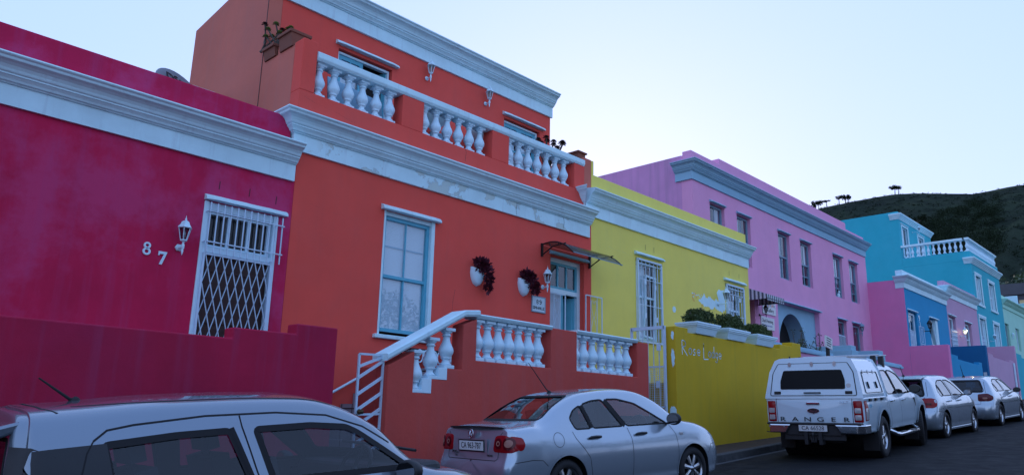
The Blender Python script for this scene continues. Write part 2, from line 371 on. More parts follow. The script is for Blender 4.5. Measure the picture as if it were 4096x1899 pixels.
def leaf_cloud(mb, centers, n, size, rg, flat=.6, up=0.):
    """many small leaf faces spread through ellipsoid clumps: centers = [(c, rx, ry, rz)]"""
    for (c, rx, ry, rz) in centers:
        for _ in range(n):
            d = Vector((rg.gauss(0,1), rg.gauss(0,1), rg.gauss(0,1))).normalized()*(rg.random()**.45)
            p = Vector((c[0]+d.x*rx, c[1]+d.y*ry, c[2]+d.z*rz)); s = size*rg.uniform(.6, 1.3)
            nrm = (d*flat + Vector((rg.gauss(0,.6), rg.gauss(0,.6), rg.gauss(0,.6)+up))).normalized()
            a = nrm.orthogonal().normalized(); a.rotate(Matrix.Rotation(rg.random()*6.28, 3, nrm)); b = nrm.cross(a)
            mb.add([p-a*s, p-b*s*.55, p+a*s, p+b*s*.55], [(0,1,2,3)])
    return mb
def far_tree(az, r, h, spread, flatness, lean, label, seed, split=1):
    rg = random.Random(seed); b = hpos(az, r, -.5); tr = thing('pine_tree', b, label, 'tree', 'trees along the ridge')
    tm = MB(); cr = MB()
    side = Vector((math.sin(math.radians(az)), -math.cos(math.radians(az)), 0))
    for k in range(split):
        h, spread = (h*.86, spread*.86) if k == 0 else (h, spread); o0 = b + side*(k-(split-1)/2)*spread*.35; tp = o0 + Vector((0,0,h*.8)) + side*lean*h
        mid = (o0+tp)/2 + side*lean*h*.15; tm.tube([o0, mid, tp], [.45, .32, .2], 5)
        for q in range(6):
            e = tp + side*rg.uniform(-.5,.5)*spread + Vector((0,0,rg.uniform(-.02,.12)*h)); tm.tube([mid.lerp(tp, rg.uniform(.3,.9)), e], [.18,.07], 4)
            leaf_cloud(cr, [(e, spread*rg.uniform(.16,.28), spread*.2, h*flatness*rg.uniform(1.2,2.2))], 70, .5, rg, .3, .5)
    tm.build('trunk', M['bark'], tr); cr.build('crown', M['leaf_pine'], tr); return tr
far_tree(16.45, 700, 9.0, 9.5, .13, .04, 'wide flat-topped pine standing alone on the highest ridge', 3, 2)
far_tree(20.98, 690, 8.2, 9, .06, -.05, 'thin umbrella pine with a flat open crown on the ridge', 4)
far_tree(20.17, 690, 9.2, 7, .12, .02, 'tall slim pine with a small round crown on the ridge', 5)
far_tree(19.66, 692, 7.5, 7, .22, .0, 'bushy low pine right of the slim pine on the ridge', 6, 2)
far_tree(21.65, 690, 8.6, 9, .16, .02, 'ragged pine above the pink parapet on the ridge', 8, 2)
far_tree(22.05, 690, 6.5, 9, .2, .0, 'low dark pine leftmost on the ridge', 9)
far_tree(15.35, 455, 13.0, 13, .07, -.02, 'dark umbrella pine with bare trunk on the slope below the ridge', 10)
rg = random.Random(21); dm = MB()
for _ in range(230):
    az = rg.uniform(10.6, 15.8); u = (az-10.6)/5.2
    lo, hi = (11.2, 14.7) if az < 12.6 else (11.6, 14.5-(az-12.6)*.35)
    if az > 11.6 and rg.random() < .25: lo = 10.6
    el = rg.uniform(lo, hi); r = 300
    for _k in range(25):
        e = math.degrees(math.atan2(hillz(az, r), r)); r += (el-e)*25
        r = max(150, min(RC, r))
    p = hpos(az, r, 1.2); s = rg.uniform(3.2, 6)
    leaf_cloud(dm, [(p, s, s, s*.62)], 190, .36, rg, .5, .4)
tag(dm.build('pine_wood', M['leaf_pine']), 'dark mass of pines filling the hollow of the hillside', 'wood', kind='stuff')
sb = MB()
for _ in range(700):
    az = rg.uniform(8, 22.4); r = rg.uniform(330, 700); s = rg.uniform(.7, 2.0)
    leaf_cloud(sb, [(hpos(az, r, .3), s*1.5, s*1.5, s*.45)], 16, .45, rg, .4, .6)
M['scrub'] = leafmat('scrub_foliage', (.014,.022,.014), (.022,.033,.018), .9, .03)
tag(sb.build('scrub', M['scrub']), 'dark scrub dotted over the grassy hillside', 'scrub', kind='stuff')
for i, (az, r, s, lb) in enumerate([(9.2, 118, 4.0, 'bright green leafy tree over the grey roof at the frame edge'), (10.3, 122, 4.4, 'bushy green tree beside the turquoise house'), (11.2, 126, 3.4, 'small green tree partly hidden by the turquoise house')]):
    b = Vector((r*math.cos(math.radians(az)), r*math.sin(math.radians(az)), 10)); tr = thing('leafy_tree', b, lb, 'tree', 'green trees behind the row')
    tm = MB(); tm.tube([b-Vector((0,0,6)), b+Vector((.3,.2,3)), b+Vector((0,.3,7))], [.4,.3,.15], 6); tm.build('trunk', M['bark'], tr)
    cr = MB(); rg2 = random.Random(50+i)
    cs = [(b+Vector((rg2.uniform(-1,1)*s, rg2.uniform(-1,1)*s, 7.2+rg2.uniform(-.5,.65)*s)), s*.45, s*.45, s*.36) for _ in range(14)]
    leaf_cloud(cr, cs, 120, .3, rg2, .5, .4); cr.build('crown', M['leaf_green'], tr)
# ------------------------------------------------------------------ building kit
F, S, U, PK, YB, YU = 11.2, 8.6, 12.65, 13.1, 11.47, 15.28
def wall_mb(x0, x1, z0, z1, y, back, holes=(), reveal=.2):
    """street wall facing -Y with real openings and reveals, closed behind by the block of the house"""
    mb = MB(); xs = sorted({x0, x1} | {h[0] for h in holes} | {h[1] for h in holes}); zs = sorted({z0, z1} | {h[2] for h in holes} | {h[3] for h in holes})
    for i in range(len(xs)-1):
        for k in range(len(zs)-1):
            cx, cz = (xs[i]+xs[i+1])/2, (zs[k]+zs[k+1])/2
            if any(h[0] < cx < h[1] and h[2] < cz < h[3] for h in holes): continue
            mb.quad((xs[i], y, zs[k]), (xs[i+1], y, zs[k]), (xs[i+1], y, zs[k+1]), (xs[i], y, zs[k+1]))
    for h in holes:
        a, b, c, d = h[:4]; r = y + (h[4] if len(h) > 4 else reveal)
        mb.quad((a, y, c), (a, y, d), (a, r, d), (a, r, c)); mb.quad((b, y, d), (b, y, c), (b, r, c), (b, r, d))
        mb.quad((a, y, d), (b, y, d), (b, r, d), (a, r, d)); mb.quad((a, y, c), (a, r, c), (b, r, c), (b, y, c))
    mb.quad((x0, y, z0), (x0, y, z1), (x0, back, z1), (x0, back, z0)); mb.quad((x1, y, z1), (x1, y, z0), (x1, back, z0), (x1, back, z1))
    mb.quad((x0, back, z0), (x0, back, z1), (x1, back, z1), (x1, back, z0)); mb.quad((x0, y, z1), (x1, y, z1), (x1, back, z1), (x0, back, z1))
    return mb
PROF = [(0,0),(.05,.0),(.05,.30),(.075,.305),(.085,.325),(.11,.33),(.125,.36),(.155,.395),(.165,.40),(.165,.425),(.18,.43),(.19,.445),(.20,.475),(.225,.515),(.262,.545),(.305,.565),(.31,.575),(.318,.60),(.34,.615),(.35,.63),(.345,.65),(0,.70)]
def cornice_mb(path, z0, prof=PROF, k=1., ko=1.):
    mb = MB(); n = len(path); q = len(prof); rings = []
    for i, p in enumerate(path):
        p = Vector(p[:2]); ds = []
        if i > 0: ds.append((p - Vector(path[i-1][:2])).normalized())
        if i < n-1: ds.append((Vector(path[i+1][:2]) - p).normalized())
        ns = [Vector((d.y, -d.x)) for d in ds]; nn = sum(ns, Vector((0,0))).normalized(); f = 1/max(.3, nn.dot(ns[0]))
        rings.append([(p.x+nn.x*o*f*ko, p.y+nn.y*o*f*ko, z0+h*k) for o, h in prof])
    mb.add([v for r in rings for v in r], [(i*q+j, (i+1)*q+j, (i+1)*q+j+1, i*q+j+1) for i in range(n-1) for j in range(q-1)])
    mb.add(rings[0], [tuple(range(q))]); mb.add(rings[-1], [tuple(range(q))[::-1]]); return mb
def lintel_mb(x0, x1, z, y, out=.12, h=.075):
    """white plaster drip mould over an opening, ends cut back"""
    mb = MB(); n = 9; pr = [(0, h+.02), (out*.55, h*.95), (out*.95, h*.5), (out, h*.1), (out, 0), (0, 0)]; q = len(pr)
    for e in range(n+1):
        u = e/n; x = x0+(x1-x0)*u; jit = .0022*math.sin(e*2.3+x0)
        mb.v += [(x, y-oo*(1 if e not in (0, n) else .75), z+zz+jit) for oo, zz in pr]
    mb.f += [(i*q+j, i*q+(j+1) % q, (i+1)*q+(j+1) % q, (i+1)*q+j) for i in range(n) for j in range(q)]; mb.sm += [False]*(n*q)
    mb.f += [tuple(range(q))[::-1], tuple(n*q+k for k in range(q))]; mb.sm += [False]*2
    return mb
def bars(mb, x0, x1, z0, z1, y, w, d, nx=1, nz=1, bw=.03):
    """frame and glazing bars"""
    mb.box(x0, x0+w, y, y+d, z0, z1); mb.box(x1-w, x1, y, y+d, z0, z1); mb.box(x0+w, x1-w, y, y+d, z0, z0+w); mb.box(x0+w, x1-w, y, y+d, z1-w, z1)
    for i in range(1, nx): c = x0+w+(x1-x0-2*w)*i/nx; mb.box(c-bw/2, c+bw/2, y+.004, y+d-.004, z0+w, z1-w)
    for i in range(1, nz): c = z0+w+(z1-z0-2*w)*i/nz; mb.box(x0+w, x1-w, y+.007, y+d-.007, c-bw/2, c+bw/2)
    return mb
def pane(x0, x1, z0, z1, y, parent, mat='glass'):
    mb = MB(); mb.quad((x0, y, z0), (x1, y, z0), (x1, y, z1), (x0, y, z1)); return mb.build('pane', M[mat], parent)
def slats(x0, x1, z0, z1, y, parent, name='blind', p=.05, mat='blind'):
    mb = MB(); n = int((z1-z0)/p)
    for i in range(n): z = z0+p*i; mb.quad((x0, y, z), (x1, y, z), (x1, y+p*.18, z+p*1.02), (x0, y+p*.18, z+p*1.02))
    return mb.build(name, M[mat], parent)
def drape(x0, x1, z0, z1, y, parent, folds=7, mat='curtain', amp=.03):
    mb = MB(); n = folds*6; A = [(x0+(x1-x0)*i/n, y+amp*math.sin(i*1.05+x0)) for i in range(n+1)]
    mb.add([(x, yy, z0) for x, yy in A] + [(x, yy, z1) for x, yy in A], [(i, i+1, n+2+i, n+1+i) for i in range(n)], True); return mb.build('curtain', M[mat], parent)
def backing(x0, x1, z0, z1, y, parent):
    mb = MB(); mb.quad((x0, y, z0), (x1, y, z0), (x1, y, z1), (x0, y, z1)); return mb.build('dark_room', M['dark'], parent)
def sash(parent, x0, x1, z0, z1, y, mat='grey_frame', nx=1, w=.06, fill='curtain', seed=0, meet=.5, name='window', opened=0):
    """double-hung sash window: frame with panes and what hangs behind it"""
    mb = MB(); bars(mb, x0, x1, z0, z1, y, w, .09); zm = z0+(z1-z0)*meet
    mb.box(x0+w, x1-w, y+.01, y+.08, zm-.03, zm+.03)
    for i in range(1, nx): c = x0+w+(x1-x0-2*w)*i/nx; mb.box(c-.015, c+.015, y+.02, y+.07, z0+w, zm-.03); mb.box(c-.015, c+.015, y+.02, y+.07, zm+.03, z1-w)
    if opened: mb.box(x0+w, x1-w, y+.05, y+.085, z0+w+opened, z0+w+opened+.05)
    wd = mb.build(name, M[mat], parent, bevel=.004, seg=1)
    pane(x0+w, x1-w, zm, z1-w, y+.03, wd); pane(x0+w, x1-w, z0+w+opened, zm, y+.06, wd)
    r = random.Random(seed)
    backing(x0+.01, x1-.01, z0+.01, z1-.01, y+.16, wd)
    if fill == 'curtain': drape(x0+w, x0+(x1-x0)*r.uniform(.45,.7), z0+w, z1-w, y+.125, wd, 5)
    if fill == 'blind': slats(x0+w, x1-w, z0+(z1-z0)*r.uniform(.3,.6), z1-w, y+.12, wd)
    if fill == 'both': drape(x0+w, x0+(x1-x0)*.3, z0+w, z1-w, y+.12, wd, 3); drape(x0+(x1-x0)*.62, x1-w, zm, z1-w, y+.13, wd, 3)
    return wd
BAL = [(.040,0.055),(.056,.058),(.058,.075),(.046,.088),(.036,.105),(.034,.135),(.040,.150),(.048,.155),(.050,.170),(.047,.182),(.058,.205),(.071,.245),(.075,.28),(.070,.32),(.057,.365),(.044,.41),(.036,.455),(.033,.49),(.034,.505),(.045,.512),(.046,.528),(.036,.540),(.036,.552),(.050,.565),(.056,.58),(.056,.592)]
def baluster(x, y, z, h, parent, k=1.):
    mb = MB(); k *= 1.42; q = .068*k; mb.box(x-q, x+q, y-q, y+q, z, z+.055*h/.64); mb.box(x-q, x+q, y-q, y+q, z+.59*h/.64, z+h)
    mb.lathe([(r*k*1.08, zz*h/.64) for r, zz in BAL], (x, y, z), 18); return mb.build('baluster', M['gloss_white'], parent, bevel=.006, seg=1)
def baluster_row(x0, x1, n, y, z, h, parent, k=1., zs=None):
    b0 = baluster(x0, y, z, h, parent, k)
    for i in range(1, n):
        c = b0.copy(); COL.objects.link(c); c.parent = parent; c.location = b0.location + Vector(((x1-x0)*i/(n-1), 0, 0))
    return b0
def coping(mb, x0, x1, y0, y1, z, h):
    pr = [(-.0, 0), (-.02, .0), (-.045, .035), (-.05, .05), (-.05, h-.015), (-.03, h)]
    out = [(y0+a, z+b) for a, b in pr] + [(y1-a, z+b) for a, b in pr[::-1]]
    return mb.prism(out, 'x', x0, x1)
def lantern(parent_loc, label, y, mats=('gloss_white', 'lampglass'), h=.55, group='white wall lanterns', lit=False, up=True, sides=6, arm=.16):
    """coach lantern on a wall bracket: back plate, arm, tapered glass lantern, roof and finial"""
    x, z = parent_loc; t_ = thing('wall_lamp', (x, y, z), label, 'wall lamp', group); k = h/.55; yl = y-arm*k
    mb = MB(); mb.lathe([(.0, 0), (.055*k, 0), (.055*k, .012), (.035*k, .028), (0, .03)], (x-.0, y-.03, z), 6, 'y'); mb.build('back_plate', M[mats[0]], t_)
    mb = MB(); mb.tube([(x, y-.01, z), (x, y-arm*k*.6, z-.01), (x, yl, z+.0)], .014*k, 6)
    mb.lathe([(.001, -.13*k), (.012*k, -.1*k), (.018*k, -.06*k), (.012*k, -.045*k), (.024*k, -.02*k), (.024*k, .02*k), (.014*k, .04*k), (.016*k, .06*k), (.04*k, .085*k), (.045*k, .09*k)], (x, yl, z), 8); mb.build('arm', M[mats[0]], t_)
    b0, b1, z0, z1 = .045*k, .088*k, z+.09*k, z+.27*k
    mb = MB(); mb.lathe([(b0-.004, z0), (b1-.004, z1)], (x, yl, 0), sides); g = mb.build('lantern_glass', M[mats[1]], t_, smooth=False)
    mb = MB()
    for q in range(sides):
        a = 2*PI*q/sides; mb.tube([(x+b0*math.cos(a), yl+b0*math.sin(a), z0), (x+b1*math.cos(a), yl+b1*math.sin(a), z1)], .006*k, 4)
    mb.lathe([(b1+.004, z1-.008), (b1+.016*k, z1), (b1+.012*k, z1+.012), (.070*k, z1+.05*k), (.058*k, z1+.085*k), (.03*k, z1+.105*k), (.013*k, z1+.112*k), (.017*k, z1+.125*k), (.006*k, z1+.15*k), (.001, z1+.19*k)], (x, yl, 0), sides)
    mb.lathe([(b0+.006, z0-.01), (b0+.006, z0+.008)], (x, yl, 0), sides); mb.build('lantern_frame', M[mats[0]], t_, smooth=False)
    mb = MB(); mb.lathe([(.001, .0), (.018*k, .02*k), (.022*k, .07*k), (.014*k, .11*k), (.001, .125*k)], (x, yl, z0+.02), 8); mb.build('bulb', M['bulb_lit'] if lit else M['blind'], t_)
    return t_
m, t = ntree('lit_bulb'); e = nd(t, 'ShaderNodeEmission', inp={'Color': (1,.75,.4,1), 'Strength': 18}); lk(t, e.outputs[0], nd(t, 'ShaderNodeOutputMaterial').inputs[0]); M['bulb_lit'] = m
def crack(parent, pts, y, w=.006, mat='ink', name='crack'):
    mb = MB()
    for p, q in zip(pts, pts[1:]): mb.add([(p[0]-w/2, y, p[1]), (p[0]+w/2, y, p[1]), (q[0]+w/2, y, q[1]), (q[0]-w/2, y, q[1])], [(0,1,2,3)])
    return mb.build(name, M[mat], parent)
def blot(cx, cz, rx, rz, y, seed, n=26, rough=.3):
    rg = random.Random(seed); pts = []
    for i in range(n):
        a = 2*PI*i/n; k = 1+rg.uniform(-rough, rough); pts.append((cx+rx*k*math.cos(a), cz+rz*k*math.sin(a)))
    return MB().prism(pts, 'y', y, y-.002)

# ------------------------------------------------------------------ number 87, magenta
h87 = thing('magenta_house', (1.5, F, zr(2)), 'magenta single-storey house with white cornice and barred door', 'house')
D87 = (4.86, 6.05, -.05, 3.2, .4)
wall_mb(-6, 6.27, -2.2, 4.2, F, 20, [D87]).build('wall', M['magenta'], h87)
pm = MB(); pm.box(-6, 6.12, F, 11.55, 4.2, 4.965); pm.build('parapet', M['magenta'], h87, bevel=.02)
MB().box(-6, 6.2, 11.55, 20, 4.2, 4.55).build('roof', M['greydark'], h87)
cornice_mb([(-6, F), (6.24, F)], 3.85, k=.93).build('cornice', M['white'], h87)
lintel_mb(4.79, 6.17, 3.215, F).build('lintel', M['white'], h87)
fr = MB(); fr.box(4.80, 4.875, F-.015, F+.08, -.05, 3.2); fr.box(5.965, 6.05, F-.0, F+.1, -.05, 3.2); fr.box(4.875, 5.965, F-.01, F+.09, 2.41, 2.5); fr.box(4.875, 5.965, F+.02, F+.1, 3.08, 3.2)
dr = fr.build('door', M['gloss_white'], h87, bevel=.006)
wd = MB(); wd.box(4.88, 5.96, F+.06, F+.1, -.05, 2.41)
for k in range(9): wd.box(4.93, 5.91, F+.045, F+.062, .05+k*.26, .26+k*.26)
wd.build('door_leaf', M['wood_dark'], dr, bevel=.02)
MB().lathe([(.0,0),(.02,0),(.02,.03),(.03,.035),(.03,.05),(0,.055)], (5.5, F+.0, 1.35), 10, 'y').build('handle', M['brass'], dr)
tw = MB(); bars(tw, 4.90, 5.94, 2.52, 3.06, F+.07, .03, .05, 3, 1, .035); tw.build('fanlight', M['gloss_white'], dr)
pane(4.95, 5.9, 2.56, 3.02, F+.085, dr, 'glass_dim'); backing(4.87, 6.04, 2.42, 3.19, F+.38, dr)
gr = MB()
for i in range(12):
    x = 4.87+.110*i; gr.beam((x, F-.09, 2.40), (x, F-.09, 3.17), .016)
gr.beam((4.84, F-.105, 2.56), (6.11, F-.105, 2.56), .016); gr.beam((4.84, F-.105, 3.03), (6.11, F-.105, 3.03), .016)
for x in (4.84, 6.11):
    for z in (2.56, 3.03): gr.beam((x, F-.105, z), (x, F, z), .014)
gr.build('window_grille', M['grille_white'], h87)
sg = MB(); gz0, gz1 = -.05, 2.40; gx0, gx1 = 4.885, 5.95; nl = 8; pw = (gx1-gx0)/nl; ph = .47
for fam in (1, -1):
    k = -nl-8
    while k < nl+12:
        x0 = gx0 + k*pw
        pts = [(x0, gz1), (x0 + fam*(gz1-gz0)/ph*pw, gz0)]
        (ax, az), (bx, bz) = pts; sl_ = (bz-az)/(bx-ax)
        lo, hi = max(gx0, min(ax, bx)), min(gx1, max(ax, bx))
        if hi-lo > .02: sg.beam((lo, F-.03-.012*fam, az+(lo-ax)*sl_), (hi, F-.03-.012*fam, az+(hi-ax)*sl_), .009, .020, up=(0,1,0))
        k += 1
sg.box(gx0-.03, gx0, F-.05, F-.01, gz0, gz1); sg.box(gx1, gx1+.06, F-.06, F-.0, gz0, gz1+.04); sg.box(gx0, gx1, F-.045, F-.02, gz1-.03, gz1)
tag(sg.build('security_gate', M['grille_white'], None), 'white folding lattice gate across the door of the magenta house', 'security gate')
for x, z in ((5.0, 3.42), (5.5, 3.42), (5.97, 3.40)): crack(h87, [(x, z), (x+.004, z+.13)], F-.003, .012, name='ventilation_slot')
def numeral(ch, x, z, h):
    mb = MB()
    if ch == '8':
        for cz, r, ri in ((.73, .25, .115), (.27, .28, .14)):
            for k in range(24):
                a, b = 2*PI*k/24, 2*PI*(k+1)/24; A = lambda q, rr: (x+rr*h*1.05*math.cos(q), F-.02, z+cz*h+rr*h*math.sin(q))
                mb.quad(A(a, ri), A(a, r), A(b, r), A(b, ri)); 
                B = lambda q, rr: (A(q, rr)[0], F-.001, A(q, rr)[2]); mb.quad(A(a, r), B(a, r), B(b, r), A(b, r)); mb.quad(B(a, ri), A(a, ri), A(b, ri), B(b, ri))
    else:
        mb.prism([(x+a*h, z+b*h) for a, b in ((-.27,1),(.36,1),(.36,.93),(.06,0),(-.14,0),(.14,.8),(-.14,.8),(-.2,.68),(-.27,.68))], 'y', F-.001, F-.02)
    return solo('house_number', mb, M['gloss_white'], f'white metal numeral {ch} screwed to the magenta wall', 'house number', 'numerals of the magenta house')
numeral('8', 4.05, 2.22, .19); numeral('7', 4.27, 2.115, .19)
lantern((4.49, 2.40), 'white six-sided lantern on the magenta wall beside the numerals', F, h=.56)
bw = MB(); bw.prism([(-6, -2.3), (5.64, -2.3), (5.64, 1.16), (5.04, 1.16), (5.04, 1.03), (4.21, 1.03), (4.21, .90), (-6, .90)], 'y', S, S+.24)
bw.box(5.40, 5.64, S+.24, F-.0, -2.3, 1.03); bw.box(-6, 5.4, S+.24, F, -2.3, -.4)
solo('boundary_wall', bw, M['magenta_low'], 'rain-streaked magenta wall in front of the barred door', 'wall', bevel=.018)

# ------------------------------------------------------------------ number 89, coral
XL, XR = 6.2, 14.26
h89 = thing('coral_house', (10.2, F, zr(10)), 'two-storey coral house with white balustraded balcony', 'house')
W89 = (8.17, 9.36, 1.50, 3.78, .16); D89 = (12.82, 14.03, .83, 3.74, .3)
wall_mb(6.275, 14.31, -2, 4.75, F, 20, [W89, D89]).build('wall', M['coral'], h89)
cornice_mb([(XL, 12.1), (XL, F), (14.2, F)], 4.40, k=.97).build('cornice', M['white_peel'], h89)
crack(h89, [(11.62, 4.42), (11.60, 4.55), (11.63, 4.66), (11.61, 4.70)], F-.054, .008); crack(h89, [(13.2, 4.43), (13.23, 4.58), (13.20, 4.70)], F-.054, .008)
bal = MB().box(XL, 14.05, F, F+.3, 4.72, 5.53).build('balustrade', M['coral'], h89, bevel=.012)
for a, b in ((8.42, 8.95), (10.87, 11.39), (13.66, 14.05)): MB().box(a, b, F, F+.3, 5.53, 6.175).build('pier', M['coral'], bal, bevel=.012)
MB().box(XL, 6.49, F-.003, F+.3, 5.53, 6.50).build('corner_pier', M['coral'], bal, bevel=.015)
rl = MB(); coping(rl, 6.492, 14.03, F+.015, F+.285, 6.175, .16); rl.build('handrail', M['white'], bal)
b0 = baluster_row(6.64, 8.21, 6, F+.15, 5.53, .645, bal)
for x0, x1, n in ((9.08, 10.62, 6), (11.52, 13.42, 7)):
    for i in range(n):
        c = b0.copy(); COL.objects.link(c); c.parent = bal; c.location = b0.location + Vector((x0+(x1-x0)*i/(n-1)-6.64, 0, 0))
sw = MB(); sw.prism([(F+.3, 4.4), (16.0, 4.4), (16.0, 8.36), (U, 8.77), (U, 6.62), (12.58, 6.62), (12.58, 6.46), (12.1, 6.46), (12.1, 6.62), (12.02, 6.62), (12.02, 6.46), (11.52, 6.46), (11.52, 6.50), (F+.3, 6.50)], 'x', XL, XL+.28)
sw.build('side_wall', M['coral_side'], h89, bevel=.012)
jt = MB(); jt.beam((XL-.004, U+.02, 4.9), (XL-.004, U+.02, 8.75), .012); jt.build('wall_joint', M['wood_dark'], h89)
DA, DB = (7.80, 9.17, 5.45, 7.42, .22), (12.66, 13.99, 5.45, 7.42, .22)
wall_mb(XL+.28, 14.40, 5.0, 8.765, U, 16, [DA, DB]).build('upper_wall', M['coral'], h89)
MB().box(XL+.29, 14.3, U+.3, 16, 8.3, 8.45).build('roof', M['greydark'], h89)
MB().box(XL+.28, 14.3, F+.3, U, 5.2, 5.36).build('balcony_floor', M['kerb'], h89)
cornice_mb([(XL, U), (14.44, U)], 7.955, k=.93).build('upper_cornice', M['white'], h89)
lintel_mb(7.72, 9.30, 7.49, U).build('lintel', M['white'], h89); lintel_mb(12.60, 14.14, 7.49, U).build('lintel', M['white'], h89)
MB().box(14.05, 14.33, F+.02, U, 4.9, 6.42).build('side_parapet', M['coral_side'], h89)
def french(x0, x1, z0, z1, y, opened):
    fm = MB(); bars(fm, x0, x1, z0-.1, z1, y, .05, .1); d_ = fm.build('balcony_door', M['gloss_white'], h89, bevel=.004)
    xm = (x0+x1)/2
    for i, (a, b) in enumerate(((x0+.05, xm), (xm, x1-.05))):
        lf = MB(); bars(lf, a, b, z0, z1-.05, y+.03, .085, .045, 2, 3, .035); lf.box(a+.085, b-.085, y+.04, y+.06, z0+.08, z0+.6)
        if opened and i:
            T_ = Matrix.Translation((b, y+.05, 0)) @ Matrix.Rotation(math.radians(-72), 4, 'Z') @ Matrix.Translation((-b, -y-.05, 0)); lf.xform(T_)
        lv = lf.build('door_leaf', M['teal_frame'], d_)
        if not (opened and i):
            pane(a+.085, b-.085, z0+.6, z1-.13, y+.05, d_); drape(a+.08, b-.08, z0+.5, z1-.1, y+.12, d_, 4, 'blind', .015)
    backing(x0+.02, x1-.02, z0-.1, z1, y+.2, d_)
french(7.82, 9.15, 5.45, 7.40, U+.08, True); french(12.68, 13.97, 5.45, 7.40, U+.08, False)
lantern((10.12, 7.56), 'white lantern on the upper coral wall right of the open balcony door', U, h=.55); lantern((11.98, 7.56), 'white lantern on the upper coral wall left of the closed balcony door', U, h=.55)
# terracotta troughs in the notches of the side wall
def trough(y0, y1, zt, label, x=XL):
    t_ = thing('plant_trough', (x+.12, (y0+y1)/2, 6.46), label, 'planter', 'terracotta troughs on the coral parapets')
    mb = MB(); mb.prism([(x-.03, 6.46), (x+.27, 6.46), (x+.31, zt), (x-.07, zt)], 'y', y0+.02, y1-.02); mb.build('pot', M['terracotta'], t_)
    mb = MB(); mb.box(x-.1, x+.34, y0-.0, y1, zt-.03, zt+.03); mb.build('rim', M['terracotta'], t_, bevel=.01); return t_
trough(11.53, 12.01, 6.74, 'terracotta trough nearest the balcony corner on the coral side wall'); trough(12.12, 12.56, 6.66, 'terracotta trough holding the pale green succulent')
def succulent(c, h, n, seed, label, m1='leaf_suc', m2='bark', spread=.26, rs=.07):
    rg = random.Random(seed); t_ = thing('succulent', c, label, 'plant'); st = MB(); lf = MB(); c = Vector(c)
    for i in range(n):
        e = c + Vector((rg.uniform(-spread, spread), rg.uniform(-spread, spread), h*rg.uniform(.55, 1.)))
        md = c.lerp(e, .5) + Vector((rg.uniform(-.06,.06), rg.uniform(-.06,.06), -.05)); st.tube([c+Vector((rg.uniform(-.05,.05), rg.uniform(-.1,.1), 0)), md, e], [.022,.018,.014], 5)
        for k in range(22):
            a = k*2.4; el = -.2+1.4*(k/22); d = Vector((math.cos(a)*math.cos(el), math.sin(a)*math.cos(el), math.sin(el))); s_ = d.cross(Vector((0,0,1))).normalized()*rs*.34; L = rs*(1.1-.4*k/22)
            lf.add([e, e+d*L*.6+s_, e+d*L, e+d*L*.6-s_], [(0,1,2,3)])
    st.build('stem', M[m2], t_); lf.build('foliage', M[m1], t_); return t_
succulent((XL+.1, 12.34, 6.68), .42, 12, 5, 'pale green tree succulent with bare arching stems in a terracotta trough')
succulent((XL-.02, 12.6, 6.68), .52, 3, 15, 'dark seed heads leaning from the terracotta trough', 'leaf_dark', spread=.22)
for y, lb in ((11.6, 'brown capped terracotta trough on the far balcony wall'), (12.05, 'small terracotta trough behind the far end of the balcony')):
    t_ = thing('plant_trough', (14.19, y, 6.30), lb, 'planter', 'terracotta troughs on the coral parapets')
    MB().box(14.05, 14.33, y-.2, y+.2, 6.42, 6.60).build('pot', M['terracotta'], t_); MB().box(14.01, 14.37, y-.24, y+.24, 6.60, 6.645).build('rim', M['terracotta'], t_, bevel=.01)
succulent((14.1, 12.5, 6.35), .95, 12, 9, 'almost black succulent over the far end of the balcony', 'leaf_dark', 'bark', .34, .10)
def bowl(x, label, plabel, seed):
    t_ = thing('plant_bowl', (x, 12.1, 5.36), label, 'planter', 'round bowls on the balcony')
    MB().lathe([(.0,0),(.16,0),(.13,.06),(.07,.35),(.07,.75),(.14,.85),(.33,1.02),(.42,1.10),(.45,1.16),(.45,1.20),(.40,1.20),(.36,1.12),(0,1.08)], (x, 12.1, 5.36), 24).build('bowl', M['white'], t_)
    rg = random.Random(seed); mb = MB(); leaf_cloud(mb, [((x, 12.1, 6.62), .2, .2, .14)], 60, .035, rg); pl = thing('potted_plant', (x, 12.1, 6.45), plabel, 'plant'); mb.build('foliage', M['leaf_red'], pl)
bowl(9.98, 'white pedestal bowl below the left balcony lantern', 'sparse reddish plant in the left balcony bowl', 1); bowl(11.55, 'white pedestal bowl below the right balcony lantern', 'taller reddish plant in the right balcony bowl', 2)
lean = MB(); lean.prism([(0,0),(1.25,0),(1.25,.82),(0,.95)], 'y', 0, .03); lean.xform(Matrix.Translation((7.15, 11.75, 5.38)) @ Matrix.Rotation(math.radians(-9), 4, 'X'))
solo('folded_table', lean, M['grey'], 'pale grey table top leaning behind the left balusters', 'table')
def chair(x, y, rz, label, mat):
    t_ = thing('garden_chair', (x, y, 5.36), label, 'chair', 'chairs on the balcony', (0,0,rz))
    MB().box(-.25, .25, -.25, .25, .4, .44).build('seat', M[mat], t_, True, bevel=.02); MB().box(-.25, .25, .22, .27, .44, .92).build('backrest', M[mat], t_, True, bevel=.03)
    for a in (-.22, .22):
        for b in (-.22, .22): MB().tube([(a, b, 0), (a*.95, b*.95, .41)], .018, 6).build('leg', M[mat], t_, True)
m_ = paint('teal_plastic', (.10,.30,.36), .5, .1); M['tealplastic'] = m_
chair(6.75, 12.0, 2.4, 'black garden chair at the near end of the balcony', 'black'); chair(8.55, 12.05, .4, 'black garden chair behind the sixth baluster', 'black')
chair(9.65, 12.2, .2, 'turquoise garden chair left of the middle balcony bay', 'tealplastic'); chair(10.35, 12.2, -.3, 'grey-blue garden chair by the right bowl', 'grey')
wn = sash(h89, 8.19, 9.29, 1.56, 3.70, F+.06, 'teal_frame', 2, .065, None, 1, .475)
